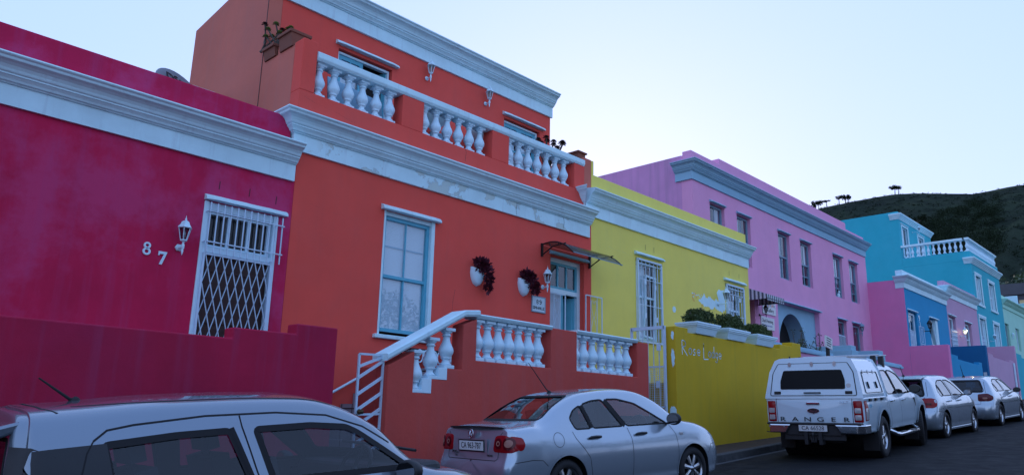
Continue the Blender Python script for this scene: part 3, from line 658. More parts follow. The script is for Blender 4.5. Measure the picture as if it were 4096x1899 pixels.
slats(8.26, 9.22, 1.585, 3.64, F+.128, wn, p=.028); MB().box(8.27, 9.2, F+.118, F+.124, 3.13, 3.16).build('blind_rail', M['grey'], wn)
wf = MB(); wf.box(8.15, 8.19, F-.012, F+.16, 1.48, 3.78); wf.box(9.29, 9.375, F-.012, F+.16, 1.48, 3.78); wf.box(8.19, 9.29, F+.02, F+.16, 3.70, 3.78); wf.build('window_frame', M['white'], h89, bevel=.006)
MB().box(8.06, 9.43, F-.08, F+.14, 1.425, 1.495).build('sill', M['white'], h89, bevel=.012)
lintel_mb(8.07, 9.47, 3.785, F, .13, .085).build('lintel', M['white'], h89)
lintel_mb(12.78, 14.16, 3.77, F, .1, .07).build('lintel', M['grey'], h89)
df = MB(); df.box(12.82, 12.88, F+.12, F+.22, .83, 3.74); df.box(13.93, 14.03, F+.12, F+.22, .83, 3.74); df.box(12.88, 13.93, F+.12, F+.22, 2.93, 3.03); df.box(12.88, 13.93, F+.12, F+.22, 3.64, 3.74)
d89 = df.build('door', M['gloss_white'], h89, bevel=.005)
fl = MB(); bars(fl, 12.88, 13.93, 3.03, 3.64, F+.14, .055, .05, 3, 1, .04); fl.build('fanlight', M['teal_frame'], d89); pane(12.93, 13.88, 3.08, 3.6, F+.17, d89)
lf = MB(); lf.box(12.88, 13.40, F+.15, F+.19, .85, 2.93); lf.box(12.93, 13.35, F+.14, F+.152, 1.9, 2.85); lf.build('door_leaf', M['curtain'], d89, bevel=.004)
ol = MB(); ol.box(0, .52, -.02, .02, .85, 2.91); ol.box(.06, .46, -.032, .032, 1.9, 2.8); ol.xform(Matrix.Translation((13.92, F+.2, 0)) @ Matrix.Rotation(math.radians(118), 4, 'Z')); ol.build('door_leaf', M['teal_frame'], d89, bevel=.004)
MB().box(13.36, 13.42, F+.135, F+.195, .85, 2.93).build('door_edge', M['teal_frame'], d89)
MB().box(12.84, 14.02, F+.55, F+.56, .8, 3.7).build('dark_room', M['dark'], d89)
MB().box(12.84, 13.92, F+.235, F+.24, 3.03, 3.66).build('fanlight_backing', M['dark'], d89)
lantern((12.54, 2.96), 'white lantern on the coral wall beside the front door', F, h=.56)
sgn = thing('house_sign', (12.42, F, 2.40), 'small mosaic sign reading 89 ONWALE beside the coral front door', 'sign')
MB().box(12.21, 12.63, F-.02, F-.001, 2.395, 2.72).build('panel', paint('sign_mosaic', (.55,.70,.78), .5, .2, sc=40), sgn, bevel=.004)
fb = MB(); bars(fb, 12.195, 12.645, 2.38, 2.735, F-.026, .022, .024); fb.build('border', paint('sign_border', (.22,.34,.42), .5, .25, sc=40), sgn)
GL = {'8': '0110 1001 0110 1001 0110', '9': '0110 1001 0111 0001 0110', 'O': '1111 1001 1001 1001 1111', 'N': '1001 1101 1011 1001 1001', 'W': '10001 10001 10101 11011 10001', 'A': '0110 1001 1111 1001 1001', 'L': '1000 1000 1000 1000 1111', 'E': '1111 1000 1110 1000 1111'}
tm = MB()
def tiles(word, x, z, s):
    for ch in word:
        rows = GL[ch].split()
        for r_, row in enumerate(rows):
            for c_, v in enumerate(row):
                if v == '1': tm.box(x+c_*s, x+c_*s+s*.86, F-.024, F-.019, z-r_*s-s*.86, z-r_*s)
        x += (len(rows[0])+.75)*s
tiles('89', 12.34, 2.66, .020); tiles('ONWALE', 12.238, 2.51, .0128); tm.build('lettering', M['ink'], sgn)
# canopy over the door
cn = thing('door_canopy', (13.3, F, 3.66), 'curved smoked plastic canopy on black brackets over the coral door', 'canopy')
arc = [(F-.02-.93*u, 3.93+.10*math.sin(u*PI*.62)-.40*u**2.2) for u in [i/14 for i in range(15)]]
sh = MB(); n = len(arc); sh.add([(12.5, y, z) for y, z in arc] + [(14.25, y, z) for y, z in arc], [(i, i+1, n+i+1, n+i) for i in range(n-1)], True); sh.build('sheet', M['poly'], cn)
MB().beam((12.48, arc[-1][0], arc[-1][1]), (14.27, arc[-1][0], arc[-1][1]), .016).build('front_rail', M['grey_frame'], cn)
for x in (12.50, 14.22):
    br_ = MB(); br_.tube([(x, y, z-.012) for y, z in arc], .016, 6); br_.box(x-.02, x+.02, F-.05, F-.001, 3.65, 3.95); br_.tube([(x, F-.03, 3.68), (x, F-.35, 3.84), (x, F-.72, 3.86)], .014, 6); br_.tube([(x, F-.3, 3.82), (x, F-.22, 3.94)], .012, 5); br_.tube([(x, F-.5, 3.85), (x, F-.52, 3.90)], .012, 5)
    br_.build('bracket', M['black'], cn)
# heart-shaped wall pots
def wallpot(x, z, label, plabel, seed, drip):
    t_ = thing('wall_planter', (x, F, z-.2), label, 'planter', 'white heart-shaped wall pots'); mb = MB(); vs = []; nu, nv = 16, 10
    for j in range(nv+1):
        v = j/nv; zz = z-.19+.36*v; r = .18*max(.0, 1-(1-v)**2.4)**.5*(1-.10*max(0, v-.7)/.3) + .004
        for i in range(nu+1):
            a = PI*i/nu; lift = .03*math.cos(2*a)*v
            vs.append((x - r*math.cos(a), F-.002-r*.78*math.sin(a), zz+lift))
    mb.add(vs, [(j*(nu+1)+i, j*(nu+1)+i+1, (j+1)*(nu+1)+i+1, (j+1)*(nu+1)+i) for j in range(nv) for i in range(nu)], True); mb.build('pot', M['gloss_white'], t_)
    rg = random.Random(seed); pl = thing('trailing_plant', (x, F-.12, z+.1), plabel, 'plant', 'dark red trailing plants'); lf = MB()
    cl = [((x+.0, F-.13, z+.19), .17, .12, .10), ((x+.13, F-.19, z+.08), .13, .1, .14), ((x-.03, F-.13, z+.28), .12, .09, .09), ((x+.08, F-.15, z+.25), .12, .09, .09), ((x+.2, F-.17, z-.03), .07, .06, .1)]
    if drip: cl += [((x+.20, F-.15, z-.2), .05, .05, .07)]
    for (c, a, b, d) in cl:
        for _ in range(110):
            dd = Vector((rg.gauss(0,1), rg.gauss(0,1), rg.gauss(0,1))).normalized(); p = Vector((c[0]+dd.x*a*rg.random(), min(F-.01, c[1]+dd.y*b*rg.random()), c[2]+dd.z*d*rg.random())); out = (dd+Vector((.1,-.3,.1))).normalized(); L = rg.uniform(.06,.115); s_ = out.cross(Vector((rg.random(), rg.random(), 1))).normalized()*L*.26
            lf.add([p, p+out*L*.5+s_, p+out*L, p+out*L*.5-s_], [(0,1,2,3)])
    lf.build('foliage', M['leaf_red'], pl)
wallpot(10.53, 2.88, 'white heart-shaped wall pot, farther from the coral door', 'dark red plant trailing from the wall pot nearer the blue window', 3, True)
wallpot(11.93, 2.86, 'white heart-shaped wall pot between the trailing plant and the mosaic sign', 'bushy dark red plant in the wall pot beside the mosaic sign', 4, False)

crack(h89, [(6.6,3.55),(7.0,3.50),(7.35,3.47),(7.7,3.49)], F-.002, .005, 'wood_dark'); crack(h89, [(9.9,1.9),(9.92,2.3),(9.97,2.55)], F-.002, .004, 'wood_dark')
crack(h89, [(6.3,5.42),(6.55,5.36),(6.95,5.33),(7.3,5.25),(7.8,5.22),(8.5,5.2)], F-.002, .006, 'wood_dark'); crack(h89, [(10.1,5.25),(10.12,5.45),(10.1,5.52)], F-.002, .006, 'wood_dark')
# ---- stoep of the coral house
st = thing('front_stoep', (9.6, S+.13, zr(9.6)+.14), 'coral stoep wall with white balusters and sloping handrail', 'stoep')
sp = [(6.49, -1.3), (12.80, -.9), (12.80, 1.60), (12.42, 1.60), (12.42, .925), (10.58, .925), (10.58, 1.61), (9.89, 1.61), (9.89, .925), (8.14, .925), (8.14, 1.56), (7.86, 1.45), (7.86, .77), (7.555, .77), (7.555, .60), (7.262, .60), (7.262, .395), (6.94, .395), (6.94, .97), (6.49, .74)]
MB().prism(sp, 'y', S, S+.26).build('wall', M['coral_rough'], st, bevel=.014)
MB().box(6.49, 6.93, S+.26, S+.68, -1.3, .74).build('gate_pier', M['coral_rough'], st, bevel=.014)
rl = MB()
for x0, x1 in ((8.12, 9.905), (10.57, 12.43)): coping(rl, x0, x1, S+.02, S+.24, 1.575, .068)
pr_ = [(-.03, 0), (.29, 0), (.31, .03), (.31, .085), (.28, .1), (-.02, .1), (-.05, .085), (-.05, .03)]
A, B = (6.44, .80), (7.86, 1.565); C = (8.16, 1.60)
for (p, q) in ((A, B), (B, C)):
    vs = [(p[0], S+a, p[1]+b) for a, b in pr_] + [(q[0], S+a, q[1]+b) for a, b in pr_]; k = len(pr_)
    rl.add(vs, [tuple(range(k))[::-1], tuple(range(k, 2*k))] + [(i, (i+1) % k, k+(i+1) % k, k+i) for i in range(k)])
rl.build('handrail', M['white'], st)
for a, b, c, d in ((7.10, 7.27, .395, .603), (7.40, 7.56, .60, .773)): MB().box(a, b, S-.006, S+.2, c, d).build('step_block', M['gloss_white'], st, bevel=.006)
b0 = baluster(8.25, S+.13, .925, .645, st)
xs_ = [8.25+(9.68-8.25)*i/6 for i in range(1, 7)] + [10.64+(12.22-10.64)*i/6 for i in range(7)]
for x in xs_:
    c = b0.copy(); COL.objects.link(c); c.parent = st; c.location = b0.location + Vector((x-8.25, 0, 0))
for x, z in ((7.03, .395), (7.31, .60), (7.61, .77)): baluster(x, S+.10, z, .60, st)
fl_ = MB(); fl_.box(7.95, 12.78, S+.26, F, .3, .83); fl_.box(12.78, 14.25, F-.9, F, .3, .83)
m, t = ntree('grey_step_tiles'); co = coords(t); br = nd(t, 'ShaderNodeTexBrick', offset=0, inp={'Color1': (.30,.33,.36,1), 'Color2': (.26,.29,.32,1), 'Mortar': (.03,.03,.03,1), 'Scale': 1, 'Mortar Size': .012, 'Brick Width': .3, 'Row Height': .3})
sx = nd(t, 'ShaderNodeSeparateXYZ'); lk(t, co, sx.inputs[0]); cx = nd(t, 'ShaderNodeCombineXYZ'); a2 = nd(t, 'ShaderNodeMath', operation='ADD'); lk(t, sx.outputs[0], a2.inputs[0]); lk(t, sx.outputs[1], a2.inputs[1]); lk(t, a2.outputs[0], cx.inputs[0]); lk(t, sx.outputs[2], cx.inputs[1]); lk(t, cx.outputs[0], br.inputs['Vector'])
finish(t, br.outputs['Color'], .5); M['steptile'] = m
fl_.build('floor', M['steptile'], st)
stp = MB()
for i in range(9): stp.box(6.0+i*.24+.05, 8.1, S+.70, F-.02, -1.1, -.85+i*.185)
stp.build('step', M['steptile'], st)
gt = thing('street_gate', (6.06, S+.1, .05), 'white metal gate with slanting bars at the foot of the coral steps', 'gate')
gb = MB(); y = S+.1
for p, q in (((6.07,.87),(6.47,.88)), ((6.07,.87),(6.07,.07)), ((6.07,.07),(6.46,.09)), ((6.07,.07),(6.07,-.75)), ((6.07,-.72),(6.47,-.72)), ((6.47,.88),(6.47,-.75))): gb.beam((p[0],y,p[1]), (q[0],y,q[1]), .028)
for z in (.55, .33, .12, -.09, .70): gb.beam((6.07, y, z), (6.47, y, min(.86, z+.25)), .035)
for z in (-.3, -.52): gb.beam((6.07, y, z), (6.47, y, z+.2), .03)
gb.build('frame', M['grille_white'], gt)
MB().lathe([(0,0),(.03,0),(.012,.015),(.012,.03),(.034,.045),(.036,.065),(.02,.08),(0,.082)][::-1], (6.11, y-.09, .11), 12, 'y').build('knob', M['brass'], gt)
MB().tube([(7.0, F-.1, .30), (7.8, F-.1, .73), (7.95, F-.1, .81)], .022, 8).build('wall_handrail', M['gloss_white'], st)
sgate = thing('security_gate', (14.0, F-.06, .85), 'open wrought iron gate swung against the yellow wall', 'security gate')
def scroll_gate(x0, x1, z0, z1, y, parent, flip=1):
    g = MB(); w_ = .022
    for x in (x0, x1): g.beam((x, y, z0), (x, y, z1), w_)
    for z in (z0, z1, (z0+z1)/2): g.beam((x0, y, z), (x1, y, z), w_)
    xm = (x0+x1)/2
    for x in (x0+(x1-x0)*.3, x0+(x1-x0)*.7): g.beam((x, y, z0), (x, y, z1), .012)
    hh_ = (z1-z0)/2
    for half in (0, 1):
        for s1 in (-1, 1):
            for s2 in (-1, 1):
                cz = z0+hh_*(half+.5)
                pts = [(xm+s1*(.02+.085*math.sin(u*PI*.5)) , y, cz+s2*hh_*.36*u) for u in [k/6 for k in range(7)]]
                ce = pts[-1]; pts += [(ce[0]-s1*.04+s1*.04*math.cos(u), y, ce[2]+s2*.04*math.sin(u)) for u in [k*.6 for k in range(1, 8)]]
                g.tube(pts, .006, 4)
    return g.build('ironwork', M['grille_white'], parent)
scroll_gate(14.0, 14.62, .9, 2.98, F-.08, sgate)
sgate2 = thing('security_gate', (12.85, F+.05, .85), 'closed half of the wrought iron gate in the coral doorway', 'security gate'); scroll_gate(12.85, 13.42, .9, 2.90, F+.06, sgate2)
bench = thing('garden_bench', (9.1, F-.35, .83), 'black and white scrolled iron bench behind the stoep balusters', 'bench')
bm_ = MB(); bm_.box(8.55, 9.75, F-.5, F-.1, 1.22, 1.26)
for x in (8.6, 9.7):
    for yy in (F-.46, F-.14): bm_.beam((x, yy, .83), (x, yy, 1.22), .03)
bm_.build('seat', M['black'], bench)
bk = MB()
for i in range(7): bk.tube([(8.65+i*.16+.075*math.cos(a), F-.62, 1.12+.11*math.sin(a)) for a in [k*PI/6 for k in range(12)]], .013, 5, closed=True)
bk.build('scrollwork', M['gloss_white'], bench)
# ------------------------------------------------------------------ yellow house
hy = thing('yellow_house', (18, F, zr(18)), 'yellow single-storey house with white cornice and two barred windows', 'house')
wall_mb(14.31, 22.34, -1, 5.2, F, 20, [(16.17, 17.33, 2.12, 4.27, .25), (20.83, 21.93, 2.6, 4.27, .25)]).build('wall', M['yellow'], hy)
MB().box(14.335, 22.30, F+.003, F+.35, 5.2, 6.055).build('parapet', M['yellow'], hy, bevel=.015); MB().box(14.335, 14.42, F+.003, F+.36, 6.055, 6.41).build('parapet_end', M['yellow'], hy, bevel=.01)
MB().box(14.335, 22.3, F+.35, 20, 5.2, 5.5).build('roof', M['greydark'], hy)
cornice_mb([(14.05, F), (14.051, F-.0005), (22.32, F-.0005)][1:], 4.95, k=.97).build('cornice', M['white'], hy)
rt = MB(); q = len(PROF); rt.add([(14.06-o*1, F+.0, 4.95+h*.97) for o, h in PROF] + [(14.06-o*1, F-o, 4.95+h*.97) for o, h in PROF], [(j, q+j, q+j+1, j+1) for j in range(q-1)]); rt.build('cornice_return', M['white'], hy)
lintel_mb(16.11, 17.43, 4.345, F).build('lintel', M['white'], hy); lintel_mb(20.74, 22.06, 4.35, F).build('lintel', M['white'], hy)
for x in (16.62, 17.02, 21.1, 21.72): crack(hy, [(x, 4.53), (x+.004, 4.68)], F-.003, .012, name='ventilation_slot')
crack(hy, [(15.0, 4.35), (15.3, 4.30), (15.55, 4.32), (15.9, 4.26)], F-.002, .006, 'grey')
def barred(x0, x1, z0, z1, n, horiz, sq, label, grilleoff=.06):
    wn = sash(hy, x0+.04, x1-.04, z0, z1-.02, F+.1, 'gloss_white', 1, .06, None, int(x0), .55)
    slats(x0+.12, x1-.2, z0+.1, z1-.35, F+.225, wn, 'blind', .09) if z0 > 2.4 else drape(x0+.1, x0+.62, z0+.08, z1-.1, F+.2, wn, 4, 'blind', .02)
    g = thing('window_grille', (x0, F, z0), label, 'burglar bars', 'white burglar bars on the yellow house'); mb = MB(); y = F-.04
    for p, q_ in (((x0, z0-.06), (x0, z1)), ((x1, z0-.06), (x1, z1)), ((x0-.02, z0-.06), (x1+.02, z0-.06)), ((x0-.02, z1), (x1+.02, z1))): mb.beam((p[0], y, p[1]), (q_[0], y, q_[1]), .05, .045)
    for i in range(1, n): x = x0+(x1-x0)*i/n; mb.beam((x, y, z0), (x, y, z1), .016)
    for z in horiz: mb.beam((x0, y-.012, z), (x1, y-.012, z), .016)
    for (i, z) in sq:
        x = x0+(x1-x0)*i/n; mb.box(x-.04, x+.04, y-.03, y-.022, z-.065, z+.065)
    mb.build('bars', M['grille_white'], g)
    hb = MB()
    for z in (z0+.35, z1-.4): hb.box(x1+.02, x1+.05, F-.05, F, z-.05, z+.05)
    hb.build('hinge', M['grille_white'], g)
barred(16.20, 17.29, 2.17, 4.23, 6, (3.05, 3.72, 4.12), ((1.7, 3.66), (4.2, 3.56), (1.6, 2.78), (4.4, 2.72)), 'tall white burglar bars over the long yellow-house window')
op = MB(); bars(op, 0, .5, 2.25, 3.9, -.02, .05, .04); op.xform(Matrix.Translation((16.4, F+.06, 0)) @ Matrix.Rotation(math.radians(4), 4, 'Y')); op.build('open_casement', M['gloss_white'], hy)
barred(20.86, 21.90, 2.65, 4.23, 6, (3.3, 3.95, 4.12), ((1.8, 3.85), (4.2, 3.83)), 'short white burglar bars over the window above the box shrubs')
# torn paint by the lamp, old number
pt = MB(); rg = random.Random(4); top = []; botm = []; h1 = .0; h2 = 0.
for i in range(46):
    x = 19.25+i*.034; u = i/45; h1 = h1*.72+rg.uniform(-.055,.055); h2 = h2*.72+rg.uniform(-.04,.04); k = min(1, u*5)
    top.append((x, 3.55+(.10+.10*u+h1)*k+.03*rg.random())); botm.append((x, 3.53-(.13+h2)*k-.02*rg.random()))
pt.prism(top+botm[::-1], 'y', F-.0005, F-.003)
pt.prism([(20.42,3.62),(20.3,3.9),(20.42,4.02),(20.55,4.0),(20.72,4.03),(20.76,3.6),(20.6,3.33),(20.4,3.4)], 'y', F-.0005, F-.0035)
for i in range(12):
    x = 18.92+.05*i; z = 3.66+rg.uniform(-.08,.06); b_ = blot(x, z, rg.uniform(.015,.04), rg.uniform(.012,.03), F-.0006, i+40, 9, .45); pt.add(b_.v, b_.f)
pt.build('bare_patch', M['white'], hy)
gh = MB()
for k in range(14):
    a, b = 2*PI*k/18-.2, 2*PI*(k+1)/18-.2; gh.quad((19.03+.07*math.cos(a), F-.002, 3.60+.08*math.sin(a)), (19.03+.13*math.cos(a), F-.002, 3.60+.14*math.sin(a)), (19.03+.13*math.cos(b), F-.002, 3.60+.14*math.sin(b)), (19.03+.07*math.cos(b), F-.002, 3.60+.08*math.sin(b)))
gh.box(19.4, 19.46, F-.002, F-.001, 3.25, 3.5); gh.build('old_number_trace', plaster('faded_orange', (.78,.5,.12)), hy)
lantern((20.33, 3.56), 'white lantern on the torn white patch of the yellow wall', F, h=.62, arm=.26)
MB().disc((17.95, F-.002, 3.12), .09, 7).build('chip', M['white'], hy)
# garden wall with lettering
gw = thing('garden_wall', (16.8, S, zr(16.8)+.14), 'mustard yellow street wall painted with the words Rose Lodge', 'wall')
gwm = MB(); gwm.prism([(13.80,-1.2),(19.90,-1.2),(19.90,2.215),(19.37,2.215),(19.37,2.105),(18.66,2.105),(18.66,1.985),(14.30,1.965),(14.30,2.055),(13.80,2.055)], 'y', S, S+.27)
gwm.box(19.63, 19.90, S+.27, F, -1.2, 2.1); gwm.box(13.80, 19.6, S+.27, F-.0, -1.2, .9); gwm.build('wall', M['yellow_low'], gw, bevel=.015)
pl_ = MB(); rg = random.Random(8)
def ragged(x, y0, y1, z0, z1, seed):
    r = random.Random(seed); n_ = 18; pts = [(y0+(y1-y0)*(.5+.5*math.cos(2*PI*k/n_)*r.uniform(.6,1)), z0+(z1-z0)*(.5+.5*math.sin(2*PI*k/n_)*r.uniform(.6,1))) for k in range(n_)]
    return MB().prism(pts, 'x', x-.003, x)
for a in ((S+.02, S+.12, 1.15, 1.65, 1), (S+.03, S+.11, 1.75, 1.98, 2), (S+.0, S+.2, .2, .45, 3)): ragged(13.80, *a).build('bare_patch', M['white'], gw)
W_ = MB()
def stroke(pts, w_=.020): 
    for p, q_ in zip(pts, pts[1:]):
        d = Vector((q_[0]-p[0], q_[1]-p[1])).normalized(); nn = Vector((-d.y, d.x))*w_/2; e = d*w_*.35
        W_.add([(p[0]-nn.x-e.x, S-.0025, p[1]-nn.y-e.y), (p[0]+nn.x-e.x, S-.0025, p[1]+nn.y-e.y), (q_[0]+nn.x+e.x, S-.0025, q_[1]+nn.y+e.y), (q_[0]-nn.x+e.x, S-.0025, q_[1]-nn.y+e.y)], [(0,3,2,1)])
def arc_(cx, cz, rx, rz, a0, a1, n_=10): return [(cx+rx*math.cos(math.radians(a0+(a1-a0)*i/n_)), cz+rz*math.sin(math.radians(a0+(a1-a0)*i/n_))) for i in range(n_+1)]
bz = 1.51; xh = .115
stroke([(14.05,bz-.02),(14.04,bz+.27)]); stroke([(14.04,bz+.27)]+arc_(14.1,bz+.205,.085,.065,80,-90)+[(14.05,bz+.135),(14.24,bz-.03)])
stroke(arc_(14.37,bz+.065,.06,.065,0,360,14)); stroke([(14.56,bz+.12),(14.49,bz+.11),(14.5,bz+.07),(14.56,bz+.05),(14.55,bz),(14.48,bz+.0)])
stroke([(14.64,bz+.06),(14.77,bz+.07)]+arc_(14.71,bz+.065,.06,.062,10,310))
stroke([(14.92,bz+.25),(14.91,bz-.06),(15.10,bz-.05)]); stroke([(14.92,bz+.27),(14.92,bz+.2)])
stroke(arc_(15.17,bz+.06,.055,.06,0,360,14)); stroke(arc_(15.305,bz+.06,.05,.06,0,360,14)); stroke([(15.36,bz+.24),(15.36,bz-.0)])
stroke(arc_(15.45,bz+.065,.045,.055,0,360,12)); stroke([(15.5,bz+.12),(15.5,bz-.05)]+arc_(15.455,bz-.05,.045,.04,0,-150,6))
stroke([(15.56,bz+.05),(15.68,bz+.06)]+arc_(15.62,bz+.06,.058,.06,10,310))
W_.build('lettering', M['gloss_white'], gw)
crack(gw, [(14.2,.42),(14.9,.46),(15.6,.44),(16.4,.50),(17.3,.47)], S-.002, .007, 'yellow')
def planter(x0, x1, label, slab, seed, tall, nleaf):
    t_ = thing('planter_box', ((x0+x1)/2, S+.13, 1.97), label, 'planter', 'white planter boxes on the mustard wall'); mb = MB(); a, b = x0+.12, x1-.10; y0, y1 = S-.07, S+.34; zb, zt = 1.975, 2.19
    lo = [(a, y0+.03), (b, y0+.03), (b, y1-.03), (a, y1-.03)]; hi = [(x0+.06, y0-.03), (x1-.06, y0-.03), (x1-.06, y1+.03), (x0+.06, y1+.03)]
    mb.add([(x, y, zb) for x, y in lo] + [(x, y, zt-.06) for x, y in hi], [(3,2,1,0),(0,1,5,4),(1,2,6,5),(2,3,7,6),(3,0,4,7)])
    for k, (g_, za, zc) in enumerate(((.012, zt-.075, zt-.045), (.035, zt-.045, zt-.01), (.05, zt-.01, zt+.03))): mb.box(x0+.06-g_, x1-.06+g_, y0-.03-g_, y1+.03+g_, za, zc)
    mb.build('trough', M['gloss_white'], t_, bevel=.006)
    rg = random.Random(seed); lf = MB(); n_ = nleaf
    for _ in range(n_):
        u = rg.random(); v = rg.random(); w_ = rg.random()**.6
        top = tall*(.78+.16*math.sin(u*5+seed)+.13*math.sin(u*13+seed*2)+.08*math.sin(v*9+u*21)); ins = .06+.10*abs(math.sin(w_*7+u*11+seed))
        x = x0+.10+(x1-x0-.20)*(.5+.5*math.copysign(abs(2*u-1)**.8, 2*u-1)); top *= 1-.35*abs(2*u-1)**4; y = S+.15+(v-.5)*(.42-ins); z = zt+.02+top*w_
        if rg.random() < .55:
            if rg.random() < .5: y = S+.15-.2*(1-.4*rg.random()**2)
            else: z = zt+.02+top*(1-.12*rg.random())
        d = Vector((rg.gauss(0,1), rg.gauss(0,1)-.5, rg.gauss(0,1)+.5)).normalized(); aa = d.orthogonal().normalized(); aa.rotate(Matrix.Rotation(rg.random()*6.3, 3, d)); bb = d.cross(aa); s_ = rg.uniform(.016,.030); p = Vector((x, y, z))
        lf.add([p-aa*s_, p-bb*s_*.6, p+aa*s_, p+bb*s_*.6], [(0,1,2,3)])
    bx = thing('box_shrub', ((x0+x1)/2, S+.15, zt), slab, 'shrub', 'clipped box shrubs in the white planters'); lf.build('foliage', M['leaf_box'], bx)
    sm = MB()
    for k in range(5): sm.tube([(x0+.2+(x1-x0-.4)*k/4, S+.15, zt-.02), (x0+.2+(x1-x0-.4)*k/4+rg.uniform(-.1,.1), S+.15, zt+tall*.8)], .012, 4)
    sm.build('stem', M['bark'], bx)
planter(14.44, 15.47, 'white planter box directly above the Rose Lodge lettering', 'squarish box shrub in the planter above the lettering', 11, .34, 4200)
planter(15.80, 16.86, 'middle white planter box on the mustard wall', 'rounded box shrub in the middle planter', 12, .36, 4200)
planter(17.20, 18.28, 'white planter box nearest the stepped end of the mustard wall', 'ragged low box shrub beside the art gallery signs', 13, .30, 3600)
yg = thing('garden_gate', (13.72, 9.2, -.4), 'white barred and meshed gate beside the mustard wall', 'gate'); g = MB(); gx = 13.70
for y in (8.80, 9.62): g.beam((gx, y, -.45), (gx, y, 2.06), .045)
for z in (2.03, 1.22, .40, -.4): g.beam((gx, 8.80, z), (gx, 9.62, z), .045 if z > 2 or z < .5 else .02, .07 if z > 2 else .03)
for i in range(1, 6): y = 8.80+.82*i/6; g.beam((gx, y, -.4), (gx, y, 2.03), .016)
for y, z in ((8.93, 1.62), (8.96, .86)): g.box(gx-.03, gx-.02, y-.05, y+.05, z-.07, z+.07)
g.build('frame', M['grille_white'], yg); ms = MB()
for i in range(18): y = 8.82+.045*i; ms.beam((gx+.015, y, .4), (gx+.015, y, 1.22), .005)
for i in range(18): z = .42+.045*i; ms.beam((gx+.02, 8.8, z), (gx+.02, 9.62, z), .005)
ms.build('mesh', M['grille_white'], yg)
ys = MB()
for i in range(8): ys.box(12.85, 13.78, S+.35+i*.3, F, -1.0, -.55+i*.19)
solo('yellow_steps', ys, M['kerb'], 'concrete steps rising behind the white meshed gate', 'steps')
pw = MB(); 
for i, (x, z, rx, rz) in enumerate(((15.9, 1.6, .45, .3), (15.2, 1.2, .5, .45), (16.3, 1.1, .4, .5), (15.6, .7, .6, .3))): pw.f and None; b_ = blot(x, z, rx, rz, F-.001-.0015*i, i+3); n0 = len(pw.v); pw.add(b_.v, b_.f)
pw.build('bare_patch', M['white'], hy)

# ------------------------------------------------------------------ pink gallery house
hp = thing('pink_house', (30, PK, zr(30)), 'large pink two-storey house with grey cornice and arched grey entrance', 'house')
WX = [23.50, 25.46, 28.85, 30.94, 34.38, 36.25]; holes = [(x, x+1.04, 5.86, 7.77, .34) for x in WX]
PORT = (28.45, 32.38, 1.5, 4.88, .34); DW = (36.11, 37.26, 2.2, 4.84, .34); LW = (34.40, 35.38, 3.15, 4.85, .34); NW = (25.35, 26.52, 2.9, 4.7, .3)
wall_mb(22.34, 38.47, -.5, 8.95, PK, 22, holes+[PORT, DW, LW, NW]).build('wall', M['pink'], hp)
pp = MB(); pp.prism([(22.34, 8.95), (38.45, 8.95), (38.45, 9.32), (36.22, 9.32), (36.22, 9.61), (24.3, 9.61), (24.3, 9.40), (22.34, 9.40)], 'y', PK, PK+.35); pp.box(22.34, 22.7, PK+.35, 16.95, 8.95, 9.27); pp.build('parapet', M['pink'], hp, bevel=.02)
MB().box(22.337, 22.36, PK+.4, 22, -.5, 9.27).build('side_wall', M['pink_side'], hp)
cornice_mb([(22.33, PK+.62), (22.33, PK), (38.45, PK)], 8.33, k=.95, ko=1.12).build('cornice', M['grey'], hp)
for i, x in enumerate(WX):
    lintel_mb(x-.03, x+1.07, 7.78, PK, .12, .07).build('lintel', M['grey'], hp)
    sash(hp, x+.01, x+1.03, 5.88, 7.74, PK+.11, 'grey_frame', 2, .07, ['both','curtain','curtain','both','blind','blind'][i], i, .5, opened=.35 if i in (3, 4, 5) else 0)
cat = MB(); cat.sphere((35.02, PK+.12, 5.98), .09, 10, 8, (1,.8,1.3)); cat.sphere((35.05, PK+.1, 6.14), .055, 10, 8)
for s_ in (-1, 1): cat.prism([(35.05+s_*.035-.02, 6.17), (35.05+s_*.035+.02, 6.17), (35.05+s_*.04, 6.225)], 'y', PK+.085, PK+.105)
cat.tube([(34.95, PK+.14, 5.93), (34.85, PK+.12, 5.90), (34.80, PK+.10, 5.96)], [.02,.018,.01], 6)
solo('white_ornament', cat, M['white'], 'small white animal ornament on the fifth pink-house window ledge', 'ornament', smooth=True)
# arched portal, the arch cut through a thick grey panel
ar = MB(); cx, cz, ra, y0, y1 = 30.10, 3.10, 1.27, PK+.2, PK+.85; A = [(cx+ra*math.cos(PI*k/28), cz+1.16*ra*math.sin(PI*k/28)) for k in range(29)]
outl = [(PORT[1], 1.5), (PORT[1], 4.88), (PORT[0], 4.88), (PORT[0], 1.5)]; inner = [(cx+ra, 1.5)] + A + [(cx-ra, 1.5)]
poly = [(PORT[0], 1.5)] + [(PORT[0], 4.88), (PORT[1], 4.88), (PORT[1], 1.5)] + inner
vs2 = [Vector(p) for p in poly]; r_ = delaunay_2d_cdt(vs2, [], [list(range(len(poly)))], 1, 1e-6)
ar.add([(p.x, y0, p.y) for p in r_[0]], [tuple(f) for f in r_[2]])
for p, q_ in zip(inner, inner[1:]): ar.quad((p[0], y0, p[1]), (q_[0], y0, q_[1]), (q_[0], y1, q_[1]), (p[0], y1, p[1]))
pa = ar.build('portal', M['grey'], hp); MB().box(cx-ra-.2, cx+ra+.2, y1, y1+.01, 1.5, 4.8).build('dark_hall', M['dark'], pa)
lintel_mb(28.42, 32.48, 4.885, PK, .16, .07).build('lintel', M['grey'], hp)
lintel_mb(34.36, 35.40, 4.855, PK, .12, .06).build('lintel', M['grey'], hp); lintel_mb(36.05, 37.31, 4.85, PK, .14, .07).build('lintel', M['grey'], hp)
lw = sash(hp, 34.42, 35.36, 3.2, 4.80, PK+.12, 'grey_frame', 1, .06, None, 2, .62); lg = MB()
